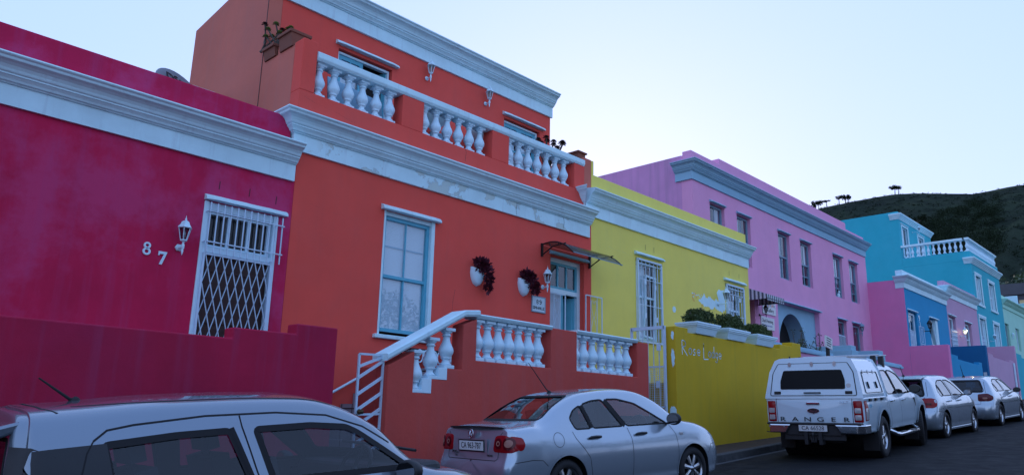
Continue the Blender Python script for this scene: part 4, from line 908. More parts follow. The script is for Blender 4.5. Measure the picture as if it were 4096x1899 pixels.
for i in range(8): lg.beam((34.44+.128*i, PK+.09, 3.2), (34.44+.128*i, PK+.09, 4.15), .026)
lg.beam((34.4, PK+.09, 4.15), (35.37, PK+.09, 4.15), .04); lg.beam((34.4, PK+.09, 3.3), (35.37, PK+.09, 3.3), .03); lg.build('window_grille', M['grille_white'], hp)
sash(hp, 25.37, 26.0, 2.95, 4.65, PK+.15, 'grey_frame', 1, .06, None, 3, .5)
dd = MB(); bars(dd, 36.13, 37.2, 2.25, 4.80, PK+.12, .09, .08, 1, 2, .1); dp = dd.build('door', M['grey_frame'], hp, bevel=.005); pane(36.22, 37.1, 2.34, 4.71, PK+.16, dp); backing(36.14, 37.2, 2.25, 4.8, PK+.3, dp)
lantern((36.3, 4.38), 'grey lantern beside the narrow door of the pink house', PK, ('grey_frame', 'lampglass'), .62, 'dark wall lanterns', arm=.3)
lantern((26.85, 4.15), 'black bracket lantern under the striped awning', PK, ('black', 'lampglass'), .5, 'dark wall lanterns', arm=.3)
def board(x0, x1, z0, z1, label, lines):
    t_ = thing('shop_sign', ((x0+x1)/2, PK-.03, z0), label, 'sign', 'white signboards of the gallery'); MB().box(x0, x1, PK-.035, PK-.001, z0, z1).build('board', M['plate'], t_, bevel=.004)
    for (s_, sz, zz, xx, mt) in lines:
        tm_ = text_mesh(s_, sz, 'LEFT', .001, sx=.92); tm_.xform(Matrix.Translation((xx, PK-.038, zz)) @ FACE_STREET); tm_.build('lettering', M[mt], t_)
for nm, c in (('ink_blue', (.03,.12,.5)), ('ink_orange', (.8,.22,.02)), ('ink_green', (.05,.35,.08)), ('ink_red', (.6,.02,.05))): M[nm] = paint(nm, c, .6, .05)
L1 = []; x = 27.13
for ch, mt, adv in zip('Photographic', ['ink_blue','ink_orange','ink_green','ink_red','ink_blue','ink_orange','ink_green','ink_blue','ink_orange','ink_red','ink_green','ink_blue'], [.125,.105,.105,.07,.105,.11,.075,.105,.11,.11,.055,.09]):
    L1.append((ch, .19, 4.62, x, mt)); x += adv*.87
board(27.10, 28.20, 4.25, 4.76, 'white signboard reading Photographic Art Gallery under the awning', L1 + [('Art Gallery', .20, 4.41, 27.16, 'ink')])
board(26.92, 28.02, 3.66, 4.13, 'white signboard reading Chad Henning beside the grey arch', [('Chad Henning', .175, 3.98, 26.96, 'ink'), ('PHOTOGRAPHIC ART GALLERY', .062, 3.80, 27.0, 'ink_blue')])
aw = thing('striped_awning', (26.1, PK, 4.5), 'grey and white striped awning on the pink wall', 'awning'); X0, X1 = 25.45, 26.85; YF = PK-1.0
m, t = ntree('striped_canvas'); sx = nd(t, 'ShaderNodeSeparateXYZ'); lk(t, coords(t), sx.inputs[0]); ad = nd(t, 'ShaderNodeMath', operation='ADD'); lk(t, sx.outputs[0], ad.inputs[0]); lk(t, sx.outputs[1], ad.inputs[1]); pp_ = nd(t, 'ShaderNodeMath', operation='PINGPONG'); lk(t, ad.outputs[0], pp_.inputs[0]); pp_.inputs[1].default_value = .075
gtn = nd(t, 'ShaderNodeMath', operation='GREATER_THAN'); lk(t, pp_.outputs[0], gtn.inputs[0]); gtn.inputs[1].default_value = .0375
finish(t, mixc(t, gtn.outputs[0], (.10,.11,.14), (.55,.6,.66)), .8); M['canvas'] = m
cv = MB(); cv.quad((X0, PK-.01, 5.05), (X0, YF, 4.66), (X1, YF, 4.66), (X1, PK-.01, 5.05)); 
for x in (X0, X1): cv.add([(x, PK-.01, 5.05), (x, YF, 4.66), (x, YF, 4.50), (x, PK-.01, 4.50)], [(0,1,2,3)])
nv = 20
for i in range(nv): 
    a, b = X0+(X1-X0)*i/nv, X0+(X1-X0)*(i+1)/nv; mm_ = (a+b)/2; cv.add([(a, YF, 4.66), (b, YF, 4.66), (b, YF-.003, 4.47), (mm_, YF-.012, 4.435), (a, YF-.003, 4.47)], [(4,3,2,1,0)])
cv.build('canvas', M['canvas'], aw); fm = MB()
for x in (X0+.02, X1-.02): fm.tube([(x, PK, 4.52), (x, YF, 4.52)], .015, 6)
fm.tube([(X0, YF, 4.52), (X1, YF, 4.52)], .015, 6); fm.build('frame', M['black'], aw)
# low stair walls of the pink house
def capped(name, x0, x1, y0, y1, zt, label, capm='grey', cap=.2):
    t_ = thing(name, ((x0+x1)/2, y0, zr(x0)), label, 'wall', 'low stair walls of the pink house'); MB().box(x0, x1, y0, y1, zr(x0)-.3, zt-cap).build('wall', M['pink'], t_)
    mb = MB(); mb.box(x0-.05, x1+.05, y0-.06, y1+.05, zt-cap, zt-cap*.45); mb.box(x0-.0, x1+.0, y0-.015, y1+.0, zt-cap*.45, zt); mb.build('coping', M[capm], t_, bevel=.012)
capped('stair_wall', 19.95, 24.9, 9.72, 9.98, 2.42, 'low pink wall with straight grey coping behind the mustard wall', cap=.16)
capped('stair_wall', 25.3, 25.72, 9.3, 10.6, 2.70, 'pink stair pier with grey cap, nearer the mustard wall', cap=.34)
capped('stair_wall', 27.8, 28.22, 9.3, 10.6, 2.74, 'pink stair pier with grey cap, above the pickup roof bars', cap=.34)
capped('stair_wall', 28.3, 32.0, 9.9, 10.16, 2.56, 'low pink wall with grey coping ending beside the hot pink wall', cap=.16)
ps = thing('notice_board', (22.65, 9.0, zr(22.65)+.15), 'white notice board leaning on a timber post above the pickup', 'sign')
MB().tube([(22.65, 9.0, .15), (22.68, 9.0, 1.9)], .055, 8).build('post', M['brass'], ps); MB().tube([(22.68, 9.0, 1.9), (22.70, 9.0, 2.42)], .06, 8).build('post_top', M['black'], ps)
nb = MB(); nb.box(-.24, .24, -.02, .02, -.17, .17); nb.xform(Matrix.Translation((22.66, 8.95, 2.52)) @ Matrix.Rotation(math.radians(8), 4, 'Y')); nb.build('board', M['plate'], ps, bevel=.004)
nl = MB()
for k in range(4): nl.box(-.18, .15-.05*(k % 2), -.024, -.021, .1-.07*k, .125-.07*k)
nl.xform(Matrix.Translation((22.66, 8.95, 2.52)) @ Matrix.Rotation(math.radians(8), 4, 'Y')); nl.build('lettering', M['ink'], ps)
pv = thing('climbing_plant', (24.4, 9.8, 2.0), 'straggly leafy plant growing behind the notice board', 'plant'); rg = random.Random(31); sm, lf = MB(), MB()
for k in range(16):
    b = Vector((23.6+rg.uniform(0,1.6), 10.3, 2.1)); e = b+Vector((rg.uniform(-.5,.5), rg.uniform(-.2,.2), rg.uniform(.4,1.1))); sm.tube([b, (b+e)/2+Vector((rg.uniform(-.1,.1),0,.1)), e], .010, 4); leaf_cloud(lf, [((b+e)/2, .16, .12, .25)], 24, .035, rg); leaf_cloud(lf, [(e, .09, .08, .1)], 8, .03, rg)
for k in range(6):
    b = Vector((26.2+.5*k, 10.6, 2.4)); sm.tube([b, b+Vector((rg.uniform(-.4,.4), 0, .5)), b+Vector((rg.uniform(.2,.9), 0, rg.uniform(.3,.8)))], .009, 4)
sm.build('stem', M['bark'], pv); lf.build('foliage', M['leaf_green'], pv)

# ------------------------------------------------------------------ blue, mauve, turquoise, mint
def flat_house(name, label, x0, x1, wm, z0, zfr, ztop, holes, cname='white', parap=None, y=YB, back=19, kk=.85, left_ret=True, frm='white'):
    h = thing(name, ((x0+x1)/2, y, zr(x0)), label, 'house'); wall_mb(x0, x1, z0, zfr+.3, y, back, holes).build('wall', M[wm], h)
    MB().box(x0+.003, x1-.003, y+.004, y+.32, zfr+.3, ztop).build('parapet', M[parap or wm], h, bevel=.015); MB().box(x0+.01, x1-.01, y+.3, back, zfr+.3, zfr+.42).build('roof', M['greydark'], h)
    cornice_mb(([(x0, y+.36)] if left_ret else []) + [(x0, y), (x1, y)], zfr, k=kk).build('cornice', M[cname], h); return h
hb = flat_house('blue_house', 'small blue house with white cornice and white parapet', 38.47, 45.25, 'blue', .5, 6.65, 7.52, [(38.74, 40.02, 3.0, 5.62, .3), (42.0, 43.3, 4.2, 5.63, .3)], parap='white')
lintel_mb(38.68, 40.06, 5.63, YB, .12, .07).build('lintel', M['white'], hb); lintel_mb(41.96, 43.38, 5.64, YB, .12, .07).build('lintel', M['white'], hb)
sash(hb, 38.76, 39.95, 3.0, 5.58, YB+.1, 'gloss_white', 2, .1, 'curtain', 5, .6, 'door'); 
wc = MB(); wc.box(42.96, 43.3, YB-.002, YB+.3, 4.22, 5.62); wc.build('window_cheek', M['white'], hb)
wo = MB(); bars(wo, 0, .86, 0, 1.38, -.02, .07, .05, 1, 1); wo.xform(Matrix.Translation((42.08, YB+.0, 4.24)) @ Matrix.Rotation(math.radians(-7), 4, 'X')); wo.build('window', M['gloss_white'], hb); backing(42.0, 43.0, 4.2, 5.63, YB+.28, hb); pane(42.12, 42.9, 4.3, 5.55, YB+.2, hb)
bg_ = MB()
for i in range(9): bg_.beam((38.8+.1*i, YB+.06, 3.2), (38.8+.1*i, YB+.06, 4.72), .022)
for z in (3.3, 4.0, 4.72): bg_.beam((38.78, YB+.06, z), (39.65, YB+.06, z), .025)
t_ = thing('security_gate', (39.3, YB, 3.2), 'white scrolled gate across the blue house door', 'security gate'); bg_.build('bars', M['grille_white'], t_)
t_ = thing('security_gate', (40.2, YB-.1, 3.2), 'open white gate leaf standing out from the blue wall', 'security gate'); scroll_gate(39.75, 40.43, 3.3, 4.97, YB-.14, t_)
numeral_mb = text_mesh('9', .42, 'CENTER', .01); numeral_mb.xform(Matrix.Translation((40.30, YB-.015, 5.40)) @ FACE_STREET); nn2 = text_mesh('3', .36, 'CENTER', .01); nn2.xform(Matrix.Translation((40.34, YB-.015, 5.10)) @ FACE_STREET); numeral_mb.add(nn2.v, nn2.f)
solo('house_number', numeral_mb, M['gloss_white'], 'white numerals one above the other on the blue wall', 'house number')
lantern((40.88, 4.85), 'black lantern on the blue wall', YB, ('black', 'lampglass'), .72, 'dark wall lanterns', arm=.22)
hm_ = flat_house('mauve_house', 'dusty mauve house with white cornice and pale pink parapet', 45.25, 51.49, 'mauve', .8, 7.16, 8.02, [(45.45, 46.7, 3.3, 6.17, .35), (48.55, 49.84, 4.3, 6.13, .35)])
lintel_mb(45.36, 46.72, 6.18, YB, .12, .07).build('lintel', M['white'], hm_); lintel_mb(48.5, 49.88, 6.14, YB, .12, .07).build('lintel', M['white'], hm_)
sash(hm_, 45.47, 46.6, 3.3, 6.12, YB+.12, 'gloss_white', 2, .1, 'curtain', 6, .6, 'door'); sash(hm_, 48.57, 49.75, 4.3, 6.1, YB+.12, 'gloss_white', 2, .09, None, 7, .5)
t_ = thing('security_gate', (46.1, YB, 3.4), 'white lattice gate in front of the mauve house door', 'security gate'); mg = MB()
for i in range(9): mg.beam((45.5+.12*i, YB-.05, 3.6), (45.5+.12*i, YB-.05, 5.45), .03)
for i in range(8): mg.beam((45.48, YB-.06, 3.7+.23*i), (46.5, YB-.06, 3.75+.23*i), .035)
mg.build('lattice', M['grille_white'], t_)
ltn = lantern((47.36, 5.22), 'glowing white lantern on the mauve wall', YB, ('gloss_white', 'lampglass'), .66, lit=True, arm=.2)
pl = bpy.data.lights.new('lantern_light', 'POINT'); pl.energy = 6; pl.color = (1,.72,.4); pl.shadow_soft_size = .04; plo = bpy.data.objects.new('lantern_light', pl); COL.objects.link(plo); plo.location = (47.36, YB-.34, 5.50)
ht = thing('turquoise_house', (54.8, YB, zr(54)), 'tall turquoise house with white framed windows and roof terrace', 'house')
H = [(52.12, 53.28, 7.62, 9.36, .3), (55.2, 56.5, 7.62, 9.36, .3), (51.85, 53.2, 4.2, 6.76, .3), (55.2, 56.5, 5.2, 6.74, .3)]
wall_mb(51.49, 58.28, 1.0, 10.2, YB, 19, H).build('wall', M['teal'], ht)
MB().box(51.493, 58.25, YB+.003, YU, 10.2, 10.76).build('parapet', M['teal'], ht, bevel=.015)
TP = [(0,0),(.05,0),(.05,.06),(.09,.07),(.09,.13),(.14,.14),(.14,.2),(.2,.21),(.2,.27),(.26,.28),(.26,.36),(.1,.4),(0,.41)]
cornice_mb([(51.49, YB+.36), (51.49, YB), (58.26, YB)], 10.0, TP, .95).build('cornice', M['white'], ht)
UH = [(51.95, 53.2, 10.9, 13.05, .2), (55.2, 56.5, 10.9, 13.0, .2)]
wall_mb(51.492, 58.21, 10.15, 13.89, YU, 19.2, UH).build('upper_storey', M['teal'], ht)
cornice_mb([(51.49, YU+.5), (51.49, YU), (58.2, YU)], 13.38, TP, .95).build('upper_cornice', M['white'], ht)
for i, (a, b, c, d, _) in enumerate(UH):
    fm = MB(); bars(fm, a-.06, b+.06, c, d+.08, YU-.03, .12, .06); fm.build('window_surround', M['white'], ht); sash(ht, a+.02, b-.02, c, d-.02, YU+.08, 'gloss_white', 2, .1, 'curtain', i+8, .4, 'door'); lintel_mb(a-.12, b+.14, d+.09, YU, .1, .06).build('lintel', M['white'], ht)
for i, (a, b, c, d, _) in enumerate(H):
    fm = MB(); fm.box(a-.16, a, YB-.035, YB+.02, c, d+.14); fm.box(b, b+.16, YB-.035, YB+.02, c, d+.14); fm.box(a, b, YB-.035, YB+.02, d, d+.14)
    for k in range(12): x = a-.2+(b-a+.4)*k/12; fm.box(x, x+.07, YB-.06, YB-.03, d+.06, d+.13)
    fm.box(a-.2, b+.2, YB-.05, YB+.02, d+.13, d+.2); fm.box(a-.2, b+.2, YB-.07, YB+.05, c-.12, c); fm.build('window_surround', M['white'], ht)
    MB().box(b-.10, b-.001, YB+.03, YB+.29, c, d).build('window_cheek', M['white'], ht)
    sash(ht, a+.02, b-.12, c, d-.02, YB+.12, 'gloss_white', 2, .09, 'curtain', i+20, .5)
tb = MB().box(51.5, 58.2, YB-.0, YB+.28, 10.762, 10.80).build('terrace_balustrade', M['white'], ht)
tr_ = MB(); coping(tr_, 51.46, 58.2, YB+.02, YB+.26, 11.47, .13); tr_.box(51.46, 51.76, YB+.22, YU, 11.47, 11.60); tr_.build('handrail', M['white'], tb)
b0 = baluster(51.62, YB+.14, 10.80, .67, tb, .78)
sp_ = [(51.62+.31*i, YB+.14) for i in range(1, 22)] + [(51.62, YB+.14+.305*i) for i in range(1, 12)]
for x, y in sp_: c = b0.copy(); COL.objects.link(c); c.parent = tb; c.location = b0.location + Vector((x-51.62, y-YB-.14, 0))
lantern((54.1, 13.0), 'white dish lamp on the upper turquoise wall', YU, ('gloss_white', 'lampglass'), .5, arm=.5); lantern((53.95, 5.55), 'white lantern beside the turquoise front door', YB, ('gloss_white', 'lampglass'), .62, arm=.22)
t_ = thing('security_gate', (52.5, YB, 4.2), 'white gate in the turquoise house doorway', 'security gate'); mg = MB()
for i in range(8): mg.beam((51.9+.14*i, YB+.1, 4.2), (51.9+.14*i, YB+.1, 5.75), .03)
for i in range(6): mg.beam((51.9, YB+.09, 4.4+.26*i), (52.9, YB+.09, 4.4+.26*i), .03)
mg.build('bars', M['grille_white'], t_)
hn = flat_house('mint_house', 'pale mint house with matching green cornice', 58.28, 65.5, 'mint', 1.2, 8.15, 9.0, [(58.35, 59.4, 4.4, 7.15, .3), (61.3, 62.4, 5.6, 7.12, .3)], cname='mint', left_ret=False)
sash(hn, 58.37, 59.3, 4.4, 7.1, YB+.12, 'grey_frame', 1, .09, None, 30, .7, 'door'); sash(hn, 61.32, 62.3, 5.6, 7.1, YB+.12, 'gloss_white', 1, .08, 'curtain', 31, .5)
lantern((59.9, 6.3), 'small white globe lamp on the mint wall', YB, ('gloss_white', 'blind'), .5, arm=.1)
hw = flat_house('white_house', 'white gabled house behind the mint house with orange side', 65.5, 73, 'cream', 1.5, 8.75, 9.6, [], left_ret=True)
MB().box(65.48, 65.499, YB+.4, 19, 1.5, 9.95).build('side_wall', M['white'], hw)
hg = thing('grey_roof_house', (78, 18, 3.2), 'plain grey building with a sloping roof at the far end', 'house'); MB().box(76, 84, 11.7, 30, 2.5, 11.6).build('wall', M['greydark'], hg); MB().prism([(11.4, 11.6), (30.3, 11.6), (30.3, 12.9), (11.4, 12.5)], 'x', 75.7, 84.3).build('roof', M['greydark'], hg)
M['grey_frame2'] = paint('grey_dish_paint', (.22,.26,.30), .5, .15)
# party walls and sloping street walls
def party(x, t2, y0, zt, mat, label, matend=None):
    mb = MB(); mb.box(x, x+t2, y0, YB-.001, zr(x)-.3, zt); return solo('party_wall', mb, M[mat], label, 'wall', bevel=.012)
party(38.466, .3, 9.86, 3.91, 'hotpink', 'hot pink party wall between the pink and blue houses')
MB().prism([(YB, .9), (YB, 6.655), (11.83, 6.655), (11.83, 7.06), (13.2, 7.06), (13.2, .9)], 'x', 38.452, 38.466).build('side_wall', M['hotpink'], hb)
party(45.25, .3, 9.88, 4.47, 'darkblue', 'dark blue party wall between the blue and mauve houses')
party(51.49, .3, 9.82, 4.97, 'mauve', 'mauve party wall between the mauve and turquoise houses')
def street_wall(x0, pts, mat, label, y=9.87):
    mb = MB(); mb.prism([(x0, zr(x0)-.3)] + pts + [(pts[-1][0], zr(pts[-1][0])-.3)], 'y', y, y+.22); return solo('street_wall', mb, M[mat], label, 'wall', bevel=.012)
street_wall(38.77, [(38.77,3.52),(39.9,3.51),(39.9,3.36),(43.5,3.34),(43.5,3.49),(44.1,3.49)], 'blue', 'stepped blue street wall behind the silver hatchbacks')
street_wall(45.55, [(45.55,4.12),(46.6,4.10),(46.6,3.97),(50.2,3.95),(50.2,4.08),(51.3,4.08)], 'mauve', 'stepped mauve street wall before the turquoise house')
street_wall(51.8, [(51.8,4.62),(53.4,4.60),(53.4,4.45),(58.2,4.4)], 'teal', 'turquoise street wall at the edge of the frame')
dp_ = thing('drain_pipe', (50.9, 9.8, 1.9), 'white drain pipe running down the mauve street wall', 'pipe'); MB().tube([(50.9, 9.82, 1.7), (50.9, 9.82, 3.95)], .05, 8).build('pipe', M['gloss_white'], dp_)
mk = thing('house_number', (44.6, 9.84, 3.0), 'tiny white number plaque low on the dark blue party wall', 'house number'); MB().box(45.22, 45.249, 9.95, 10.1, 2.9, 3.1).build('plaque', M['plate'], mk)
sd_ = thing('satellite_dish', (5.0, 13.4, 4.55), 'grey satellite dish behind the magenta parapet', 'satellite dish')
db = MB(); prof = [(0, 0), (.2, .012), (.4, .05), (.55, .095), (.56, .085), (.4, .04), (.2, 0), (0, -.012)]; db.lathe(prof, (0,0,0), 32); Mx = Matrix.Translation((5.02, 13.4, 5.62)) @ Matrix.Rotation(math.radians(20), 4, 'Z') @ Matrix.Rotation(math.radians(62), 4, 'X'); db.xform(Mx); db.build('dish', M['grey_frame2'], sd_)
tx = text_mesh('DStv', .24, 'CENTER', .003); tx.xform(Matrix.Translation((.02, 0.36, .075))); tx.xform(Mx); tx.build('lettering', M['ink'], sd_)
MB().tube([(5.05, 13.55, 4.5), (5.05, 13.55, 5.6)], .03, 8).build('mast', M['grey_frame'], sd_)
rb = thing('roof_box', (5.55, 14.3, 4.55), 'pale metal chimney cowl beside the satellite dish', 'cowl'); MB().prism([(14.0,4.5),(14.5,4.5),(14.5,6.35),(14.0,6.2)], 'x', 5.5, 5.95).build('cowl', M['gloss_white'], rb)
# unseen side of the street: only its outline shows, as reflections in the glass and paint
op_ = thing('opposite_house', (8, -11, -1), 'row house across the street reflected in the windows', 'house'); MB().box(-14, 19, -20, -10.5, -3, 4.2).build('wall', M['greydark'], op_); 
MB().box(-14, 19, -10.6, -10.3, 3.6, 4.4).build('cornice', M['white'], op_)
for i, (x, y, h_) in enumerate(((23.5, -9.0, 7.2), (28.0, -9.6, 7.6), (19.5, -9.5, 6.4))):
    tr = thing('street_tree', (x, y, -1), 'broad street tree across the road, seen only in reflections', 'tree', 'trees across the road'); MB().tube([(x, y, -1.5), (x+.2, y, 2.2), (x, y, 4.5)], [.25,.2,.1], 7).build('trunk', M['bark'], tr)
    rg = random.Random(70+i); cr = MB(); leaf_cloud(cr, [((x+rg.uniform(-2,2), y+rg.uniform(-1,1), h_-2.6+rg.uniform(-1.4,1.6)), 1.1, 1.0, .9) for _ in range(12)], 110, .13, rg, .4, .3); cr.build('crown', M['leaf_green'], tr)
# ------------------------------------------------------------------ cars
def crom(P, ts, n):
    """non-uniform Catmull-Rom through rows of P (k x ...) at n samples"""
    P = np.asarray(P, float); ts = np.asarray(ts, float); k = len(P); m = np.zeros_like(P)
    for i in range(k):
        a, b = max(0, i-1), min(k-1, i+1); m[i] = (P[b]-P[a])/(ts[b]-ts[a])
    out = []; T = np.linspace(ts[0], ts[-1], n)
    for t in T:
        i = int(min(k-2, max(0, np.searchsorted(ts, t, 'right')-1))); h = ts[i+1]-ts[i]; u = (t-ts[i])/h
        out.append((2*u**3-3*u**2+1)*P[i] + (u**3-2*u**2+u)*h*m[i] + (-2*u**3+3*u**2)*P[i+1] + (u**3-u**2)*h*m[i+1])
    return np.array(out)
def inside(poly, x, y):
    c = False; n = len(poly); j = n-1
    for i in range(n):
        a, b = poly[i], poly[j]
        if (a[1] > y) != (b[1] > y) and x < (b[0]-a[0])*(y-a[1])/(b[1]-a[1])+a[0]: c = not c
        j = i
    return c
def nearest(poly, x, y):
    best = (1e9, x, y); n = len(poly)
    for i in range(n):
        ax, ay = poly[i]; bx, by = poly[(i+1) % n]; dx, dy = bx-ax, by-ay; l = dx*dx+dy*dy or 1e-9
        u = max(0, min(1, ((x-ax)*dx+(y-ay)*dy)/l)); px, py = ax+u*dx, ay+u*dy; d = (px-x)**2+(py-y)**2
        if d < best[0]: best = (d, px, py)
    return best
def rpoly(poly, r, n=4):
    """round the corners of a polygon"""
    out = []; k = len(poly)
    for i in range(k):
        p = Vector(poly[i]); a = Vector(poly[i-1])-p; b = Vector(poly[(i+1) % k])-p; rr = min(r, a.length*.45, b.length*.45)
        A, B = p+a.normalized()*rr, p+b.normalized()*rr
        for q in range(n+1):
            u = q/n; v = A*(1-u)**2 + p*2*u*(1-u) + B*u*u; out.append((v.x, v.y))
    return out
def circle(cx, cz, r, n=28): return [(cx+r*math.cos(2*PI*i/n), cz+r*math.sin(2*PI*i/n)) for i in range(n)]
class Shell:
    """car body lofted from half sections; openings cut, panels and seams laid onto it by projection"""
    def __init__(s, stations, rearprof, nx=280, ns=84, zc=.62):
        C = np.array(stations, float)                                   # S x K x 3, x from the rear
        caps = []
        for f in (0.02, .35, .7, .9):
            r = C[0].copy(); r[:, 1] *= f; zz = zc + (r[:, 2]-zc)*f
            r[:, 2] = zz; r[:, 0] = np.interp(zz, [p[0] for p in rearprof], [p[1] for p in rearprof]) - .035*(1-f*f); caps.append(r)
        fr = []
        for f in (.9, .6, .02):
            r = C[-1].copy(); r[:, 1] *= f; r[:, 2] = .5 + (r[:, 2]-.5)*f; r[:, 0] += .06*(1-f*f); fr.append(r)
        C = np.concatenate([caps, C, fr]); d = np.linalg.norm(np.diff(C, axis=0), axis=2).mean(1); ts = np.concatenate([[0], np.cumsum(np.sqrt(d+1e-4))])
        rows = crom(C, ts, nx); G = []
        for r in rows:
            dd = np.linalg.norm(np.diff(r, axis=0), axis=1); t2 = np.concatenate([[0], np.cumsum(np.sqrt(dd+1e-4))]); G.append(crom(r, t2, ns))
        G = np.array(G); G[:, 0, 1] = 0; G[:, -1, 1] = 0; G[:, :, 1] = np.maximum(G[:, :, 1], 0); s.G = G
        V = []; F_ = []; nx, ns = G.shape[:2]
        for i in range(nx):
            V += [tuple(p) for p in G[i]] + [(p[0], -p[1], p[2]) for p in G[i][1:-1]]
        st_ = 2*ns-2; idx = lambda i, j: i*st_ + (j if j < ns else 0)
        for i in range(nx-1):
            for j in range(ns-1):
                F_.append((i*st_+j, i*st_+j+1, (i+1)*st_+j+1, (i+1)*st_+j))
                m = lambda q: q if q in (0, ns-1) else ns+q-1
                F_.append((i*st_+m(j), (i+1)*st_+m(j), (i+1)*st_+m(j+1), i*st_+m(j+1)))
        s.V, s.F = V, F_; s.bvh = BVHTree.FromPolygons([Vector(v) for v in V], F_)
    def hit(s, kind, a, b, sg=1):
        o, d = {'side': (Vector((a, 3*sg, b)), Vector((0, -sg, 0))), 'rear': (Vector((-3, a, b)), Vector((1, 0, 0))), 'front': (Vector((9, a, b)), Vector((-1, 0, 0))), 'top': (Vector((a, b, 4)), Vector((0, 0, -1)))}[kind]
        p, n, i, _ = s.bvh.ray_cast(o, d)
        if p is None:
            p, n, i, _ = s.bvh.find_nearest(o + d*{'side': 2.2, 'rear': 3.1, 'front': 4.8, 'top': 2.6}[kind]); return p, -d
        if n.dot(d) > 0: n = -n
        return p, n
    def body(s, cuts, mat, parent, name='body'):
        """cuts: (kind, poly, sg) openings"""
        kill = set(); V = [Vector(v) for v in s.V]; cen = [sum((V[i] for i in f), Vector())/4 for f in s.F]
        nr = [(V[f[2]]-V[f[0]]).cross(V[f[3]]-V[f[1]]) for f in s.F]; tags = {}
        for ci, (kind, poly, sg) in enumerate(cuts):
            xs = [p[0] for p in poly]; ys = [p[1] for p in poly]; bx = (min(xs), max(xs), min(ys), max(ys))
            for k, c in enumerate(cen):
                n = nr[k]
                if kind == 'side':
                    if c.y*sg < .2 or abs(n.y) < .25*n.length: continue
                    a, b = c.x, c.z
                elif kind == 'rear':
                    if c.x > 2.2 or abs(n.x) < .25*n.length: continue
                    a, b = c.y, c.z
                else:
                    if c.x < 1.9 or abs(n.x) < .2*n.length or c.z < .8: continue
                    a, b = c.y, c.z
                if bx[0] < a < bx[1] and bx[2] < b < bx[3] and inside(poly, a, b): kill.add(k); tags[k] = ci
        used = {}
        for k, f in enumerate(s.F):
            for v in f: used.setdefault(v, []).append(k)
        for v, ks in used.items():
            kk = [k for k in ks if k in kill]
            if kk and len(kk) < len(ks):
                kind, poly, sg = cuts[tags[kk[0]]]; p = V[v]
                a, b = (p.x, p.z) if kind == 'side' else (p.y, p.z)
                d, pa, pb = nearest(poly, a, b)
                if d < .05**2:
                    q, n = s.hit(kind, pa, pb, sg)
                    if (q-p).length < .15: V[v] = q
        N = [Vector((0,0,0)) for _ in V]
        for k, f in enumerate(s.F):
            for v in f: N[v] += nr[k]
        N = [n.normalized() if n.length > 1e-9 else Vector((0,0,1)) for n in N]; keep = [f for k, f in enumerate(s.F) if k not in kill]
        mb = MB(); mb.v = [tuple(v) for v in V]; mb.f = keep; mb.sm = [True]*len(keep); o = mb.build(name, mat, parent, True); o.data.normals_split_custom_set_from_vertices([tuple(n) for n in N])
        li = MB(); li.v = [tuple(v-n*.014) for v, n in zip(V, N)]; li.f = [f[::-1] for f in keep]; li.sm = [True]*len(keep); li.build('lining', M['seat'], o, True); return o
    def panel(s, kind, poly, off, name, mat, parent, sg=1, step=.06, dome=0):
        pts = []; n = len(poly)
        if sum(poly[i-1][0]*poly[i][1]-poly[i][0]*poly[i-1][1] for i in range(n)) < 0: poly = poly[::-1]
        for i in range(n):
            a, b = Vector(poly[i]), Vector(poly[(i+1) % n]); m = max(1, int((b-a).length/step)); pts += [a.lerp(b, q/m) for q in range(m)]
        k = len(pts); xs = [p.x for p in pts]; ys = [p.y for p in pts]; x = min(xs)+step*.5; ins = []
        tp = [tuple(p) for p in pts]
        while x < max(xs):
            y = min(ys)+step*.5
            while y < max(ys):
                if inside(tp, x, y) and nearest(tp, x, y)[0] > (step*.45)**2: ins.append(Vector((x, y)))
                y += step
            x += step
        r = delaunay_2d_cdt(pts+ins, [], [list(range(k))], 1, 1e-5); mb = MB(); vs = []
        md = max(.01, max(nearest(tp, p.x, p.y)[0] for p in ins)**.5) if ins else .01
        for p in r[0]:
            q, nn = s.hit(kind, p.x, p.y, sg); u = min(1, nearest(tp, p.x, p.y)[0]**.5/md); vs.append(q + nn*(off + dome*math.sin(u*PI/2)))
        mb.add(vs, [tuple(f) for f in r[2]], True)
        if dome:
            cnt = {}
            for f in r[2]:
                for a, b in zip(f, list(f[1:])+[f[0]]): cnt[tuple(sorted((a, b)))] = cnt.get(tuple(sorted((a, b))), 0)+1
            for (a, b), c in cnt.items():
                if c == 1:
                    pa, na = s.hit(kind, r[0][a].x, r[0][a].y, sg); pb, nb = s.hit(kind, r[0][b].x, r[0][b].y, sg); mb.add([vs[a], vs[b], pb-nb*.004, pa-na*.004], [(0,1,2,3)])
        return mb.build(name, M[mat] if isinstance(mat, str) else mat, parent, True)
    def line(s, kind, pts, w, off, mb, sg=1, closed=False):
        P = [Vector(p) for p in pts] + ([Vector(pts[0])] if closed else []); Q = []
        for a, b in zip(P, P[1:]):
            m = max(1, int((b-a).length/.05)); Q += [a.lerp(b, q/m) for q in range(m)]
        Q.append(P[-1]); L = []; n = len(Q)
        for i, p in enumerate(Q):
            d = (Q[min(n-1, i+1)]-Q[max(0, i-1)]) if not (closed and i in (0, n-1)) else (Q[1]-Q[n-2])
            d = d.normalized(); nn = Vector((-d.y, d.x))*w/2
            for sgn in (-1, 1):
                q, nr_ = s.hit(kind, p.x+nn.x*sgn, p.y+nn.y*sgn, sg); L.append(q+nr_*off)
        mb.add(L, [(2*i, 2*i+1, 2*i+3, 2*i+2) for i in range(n-1)], True); return mb
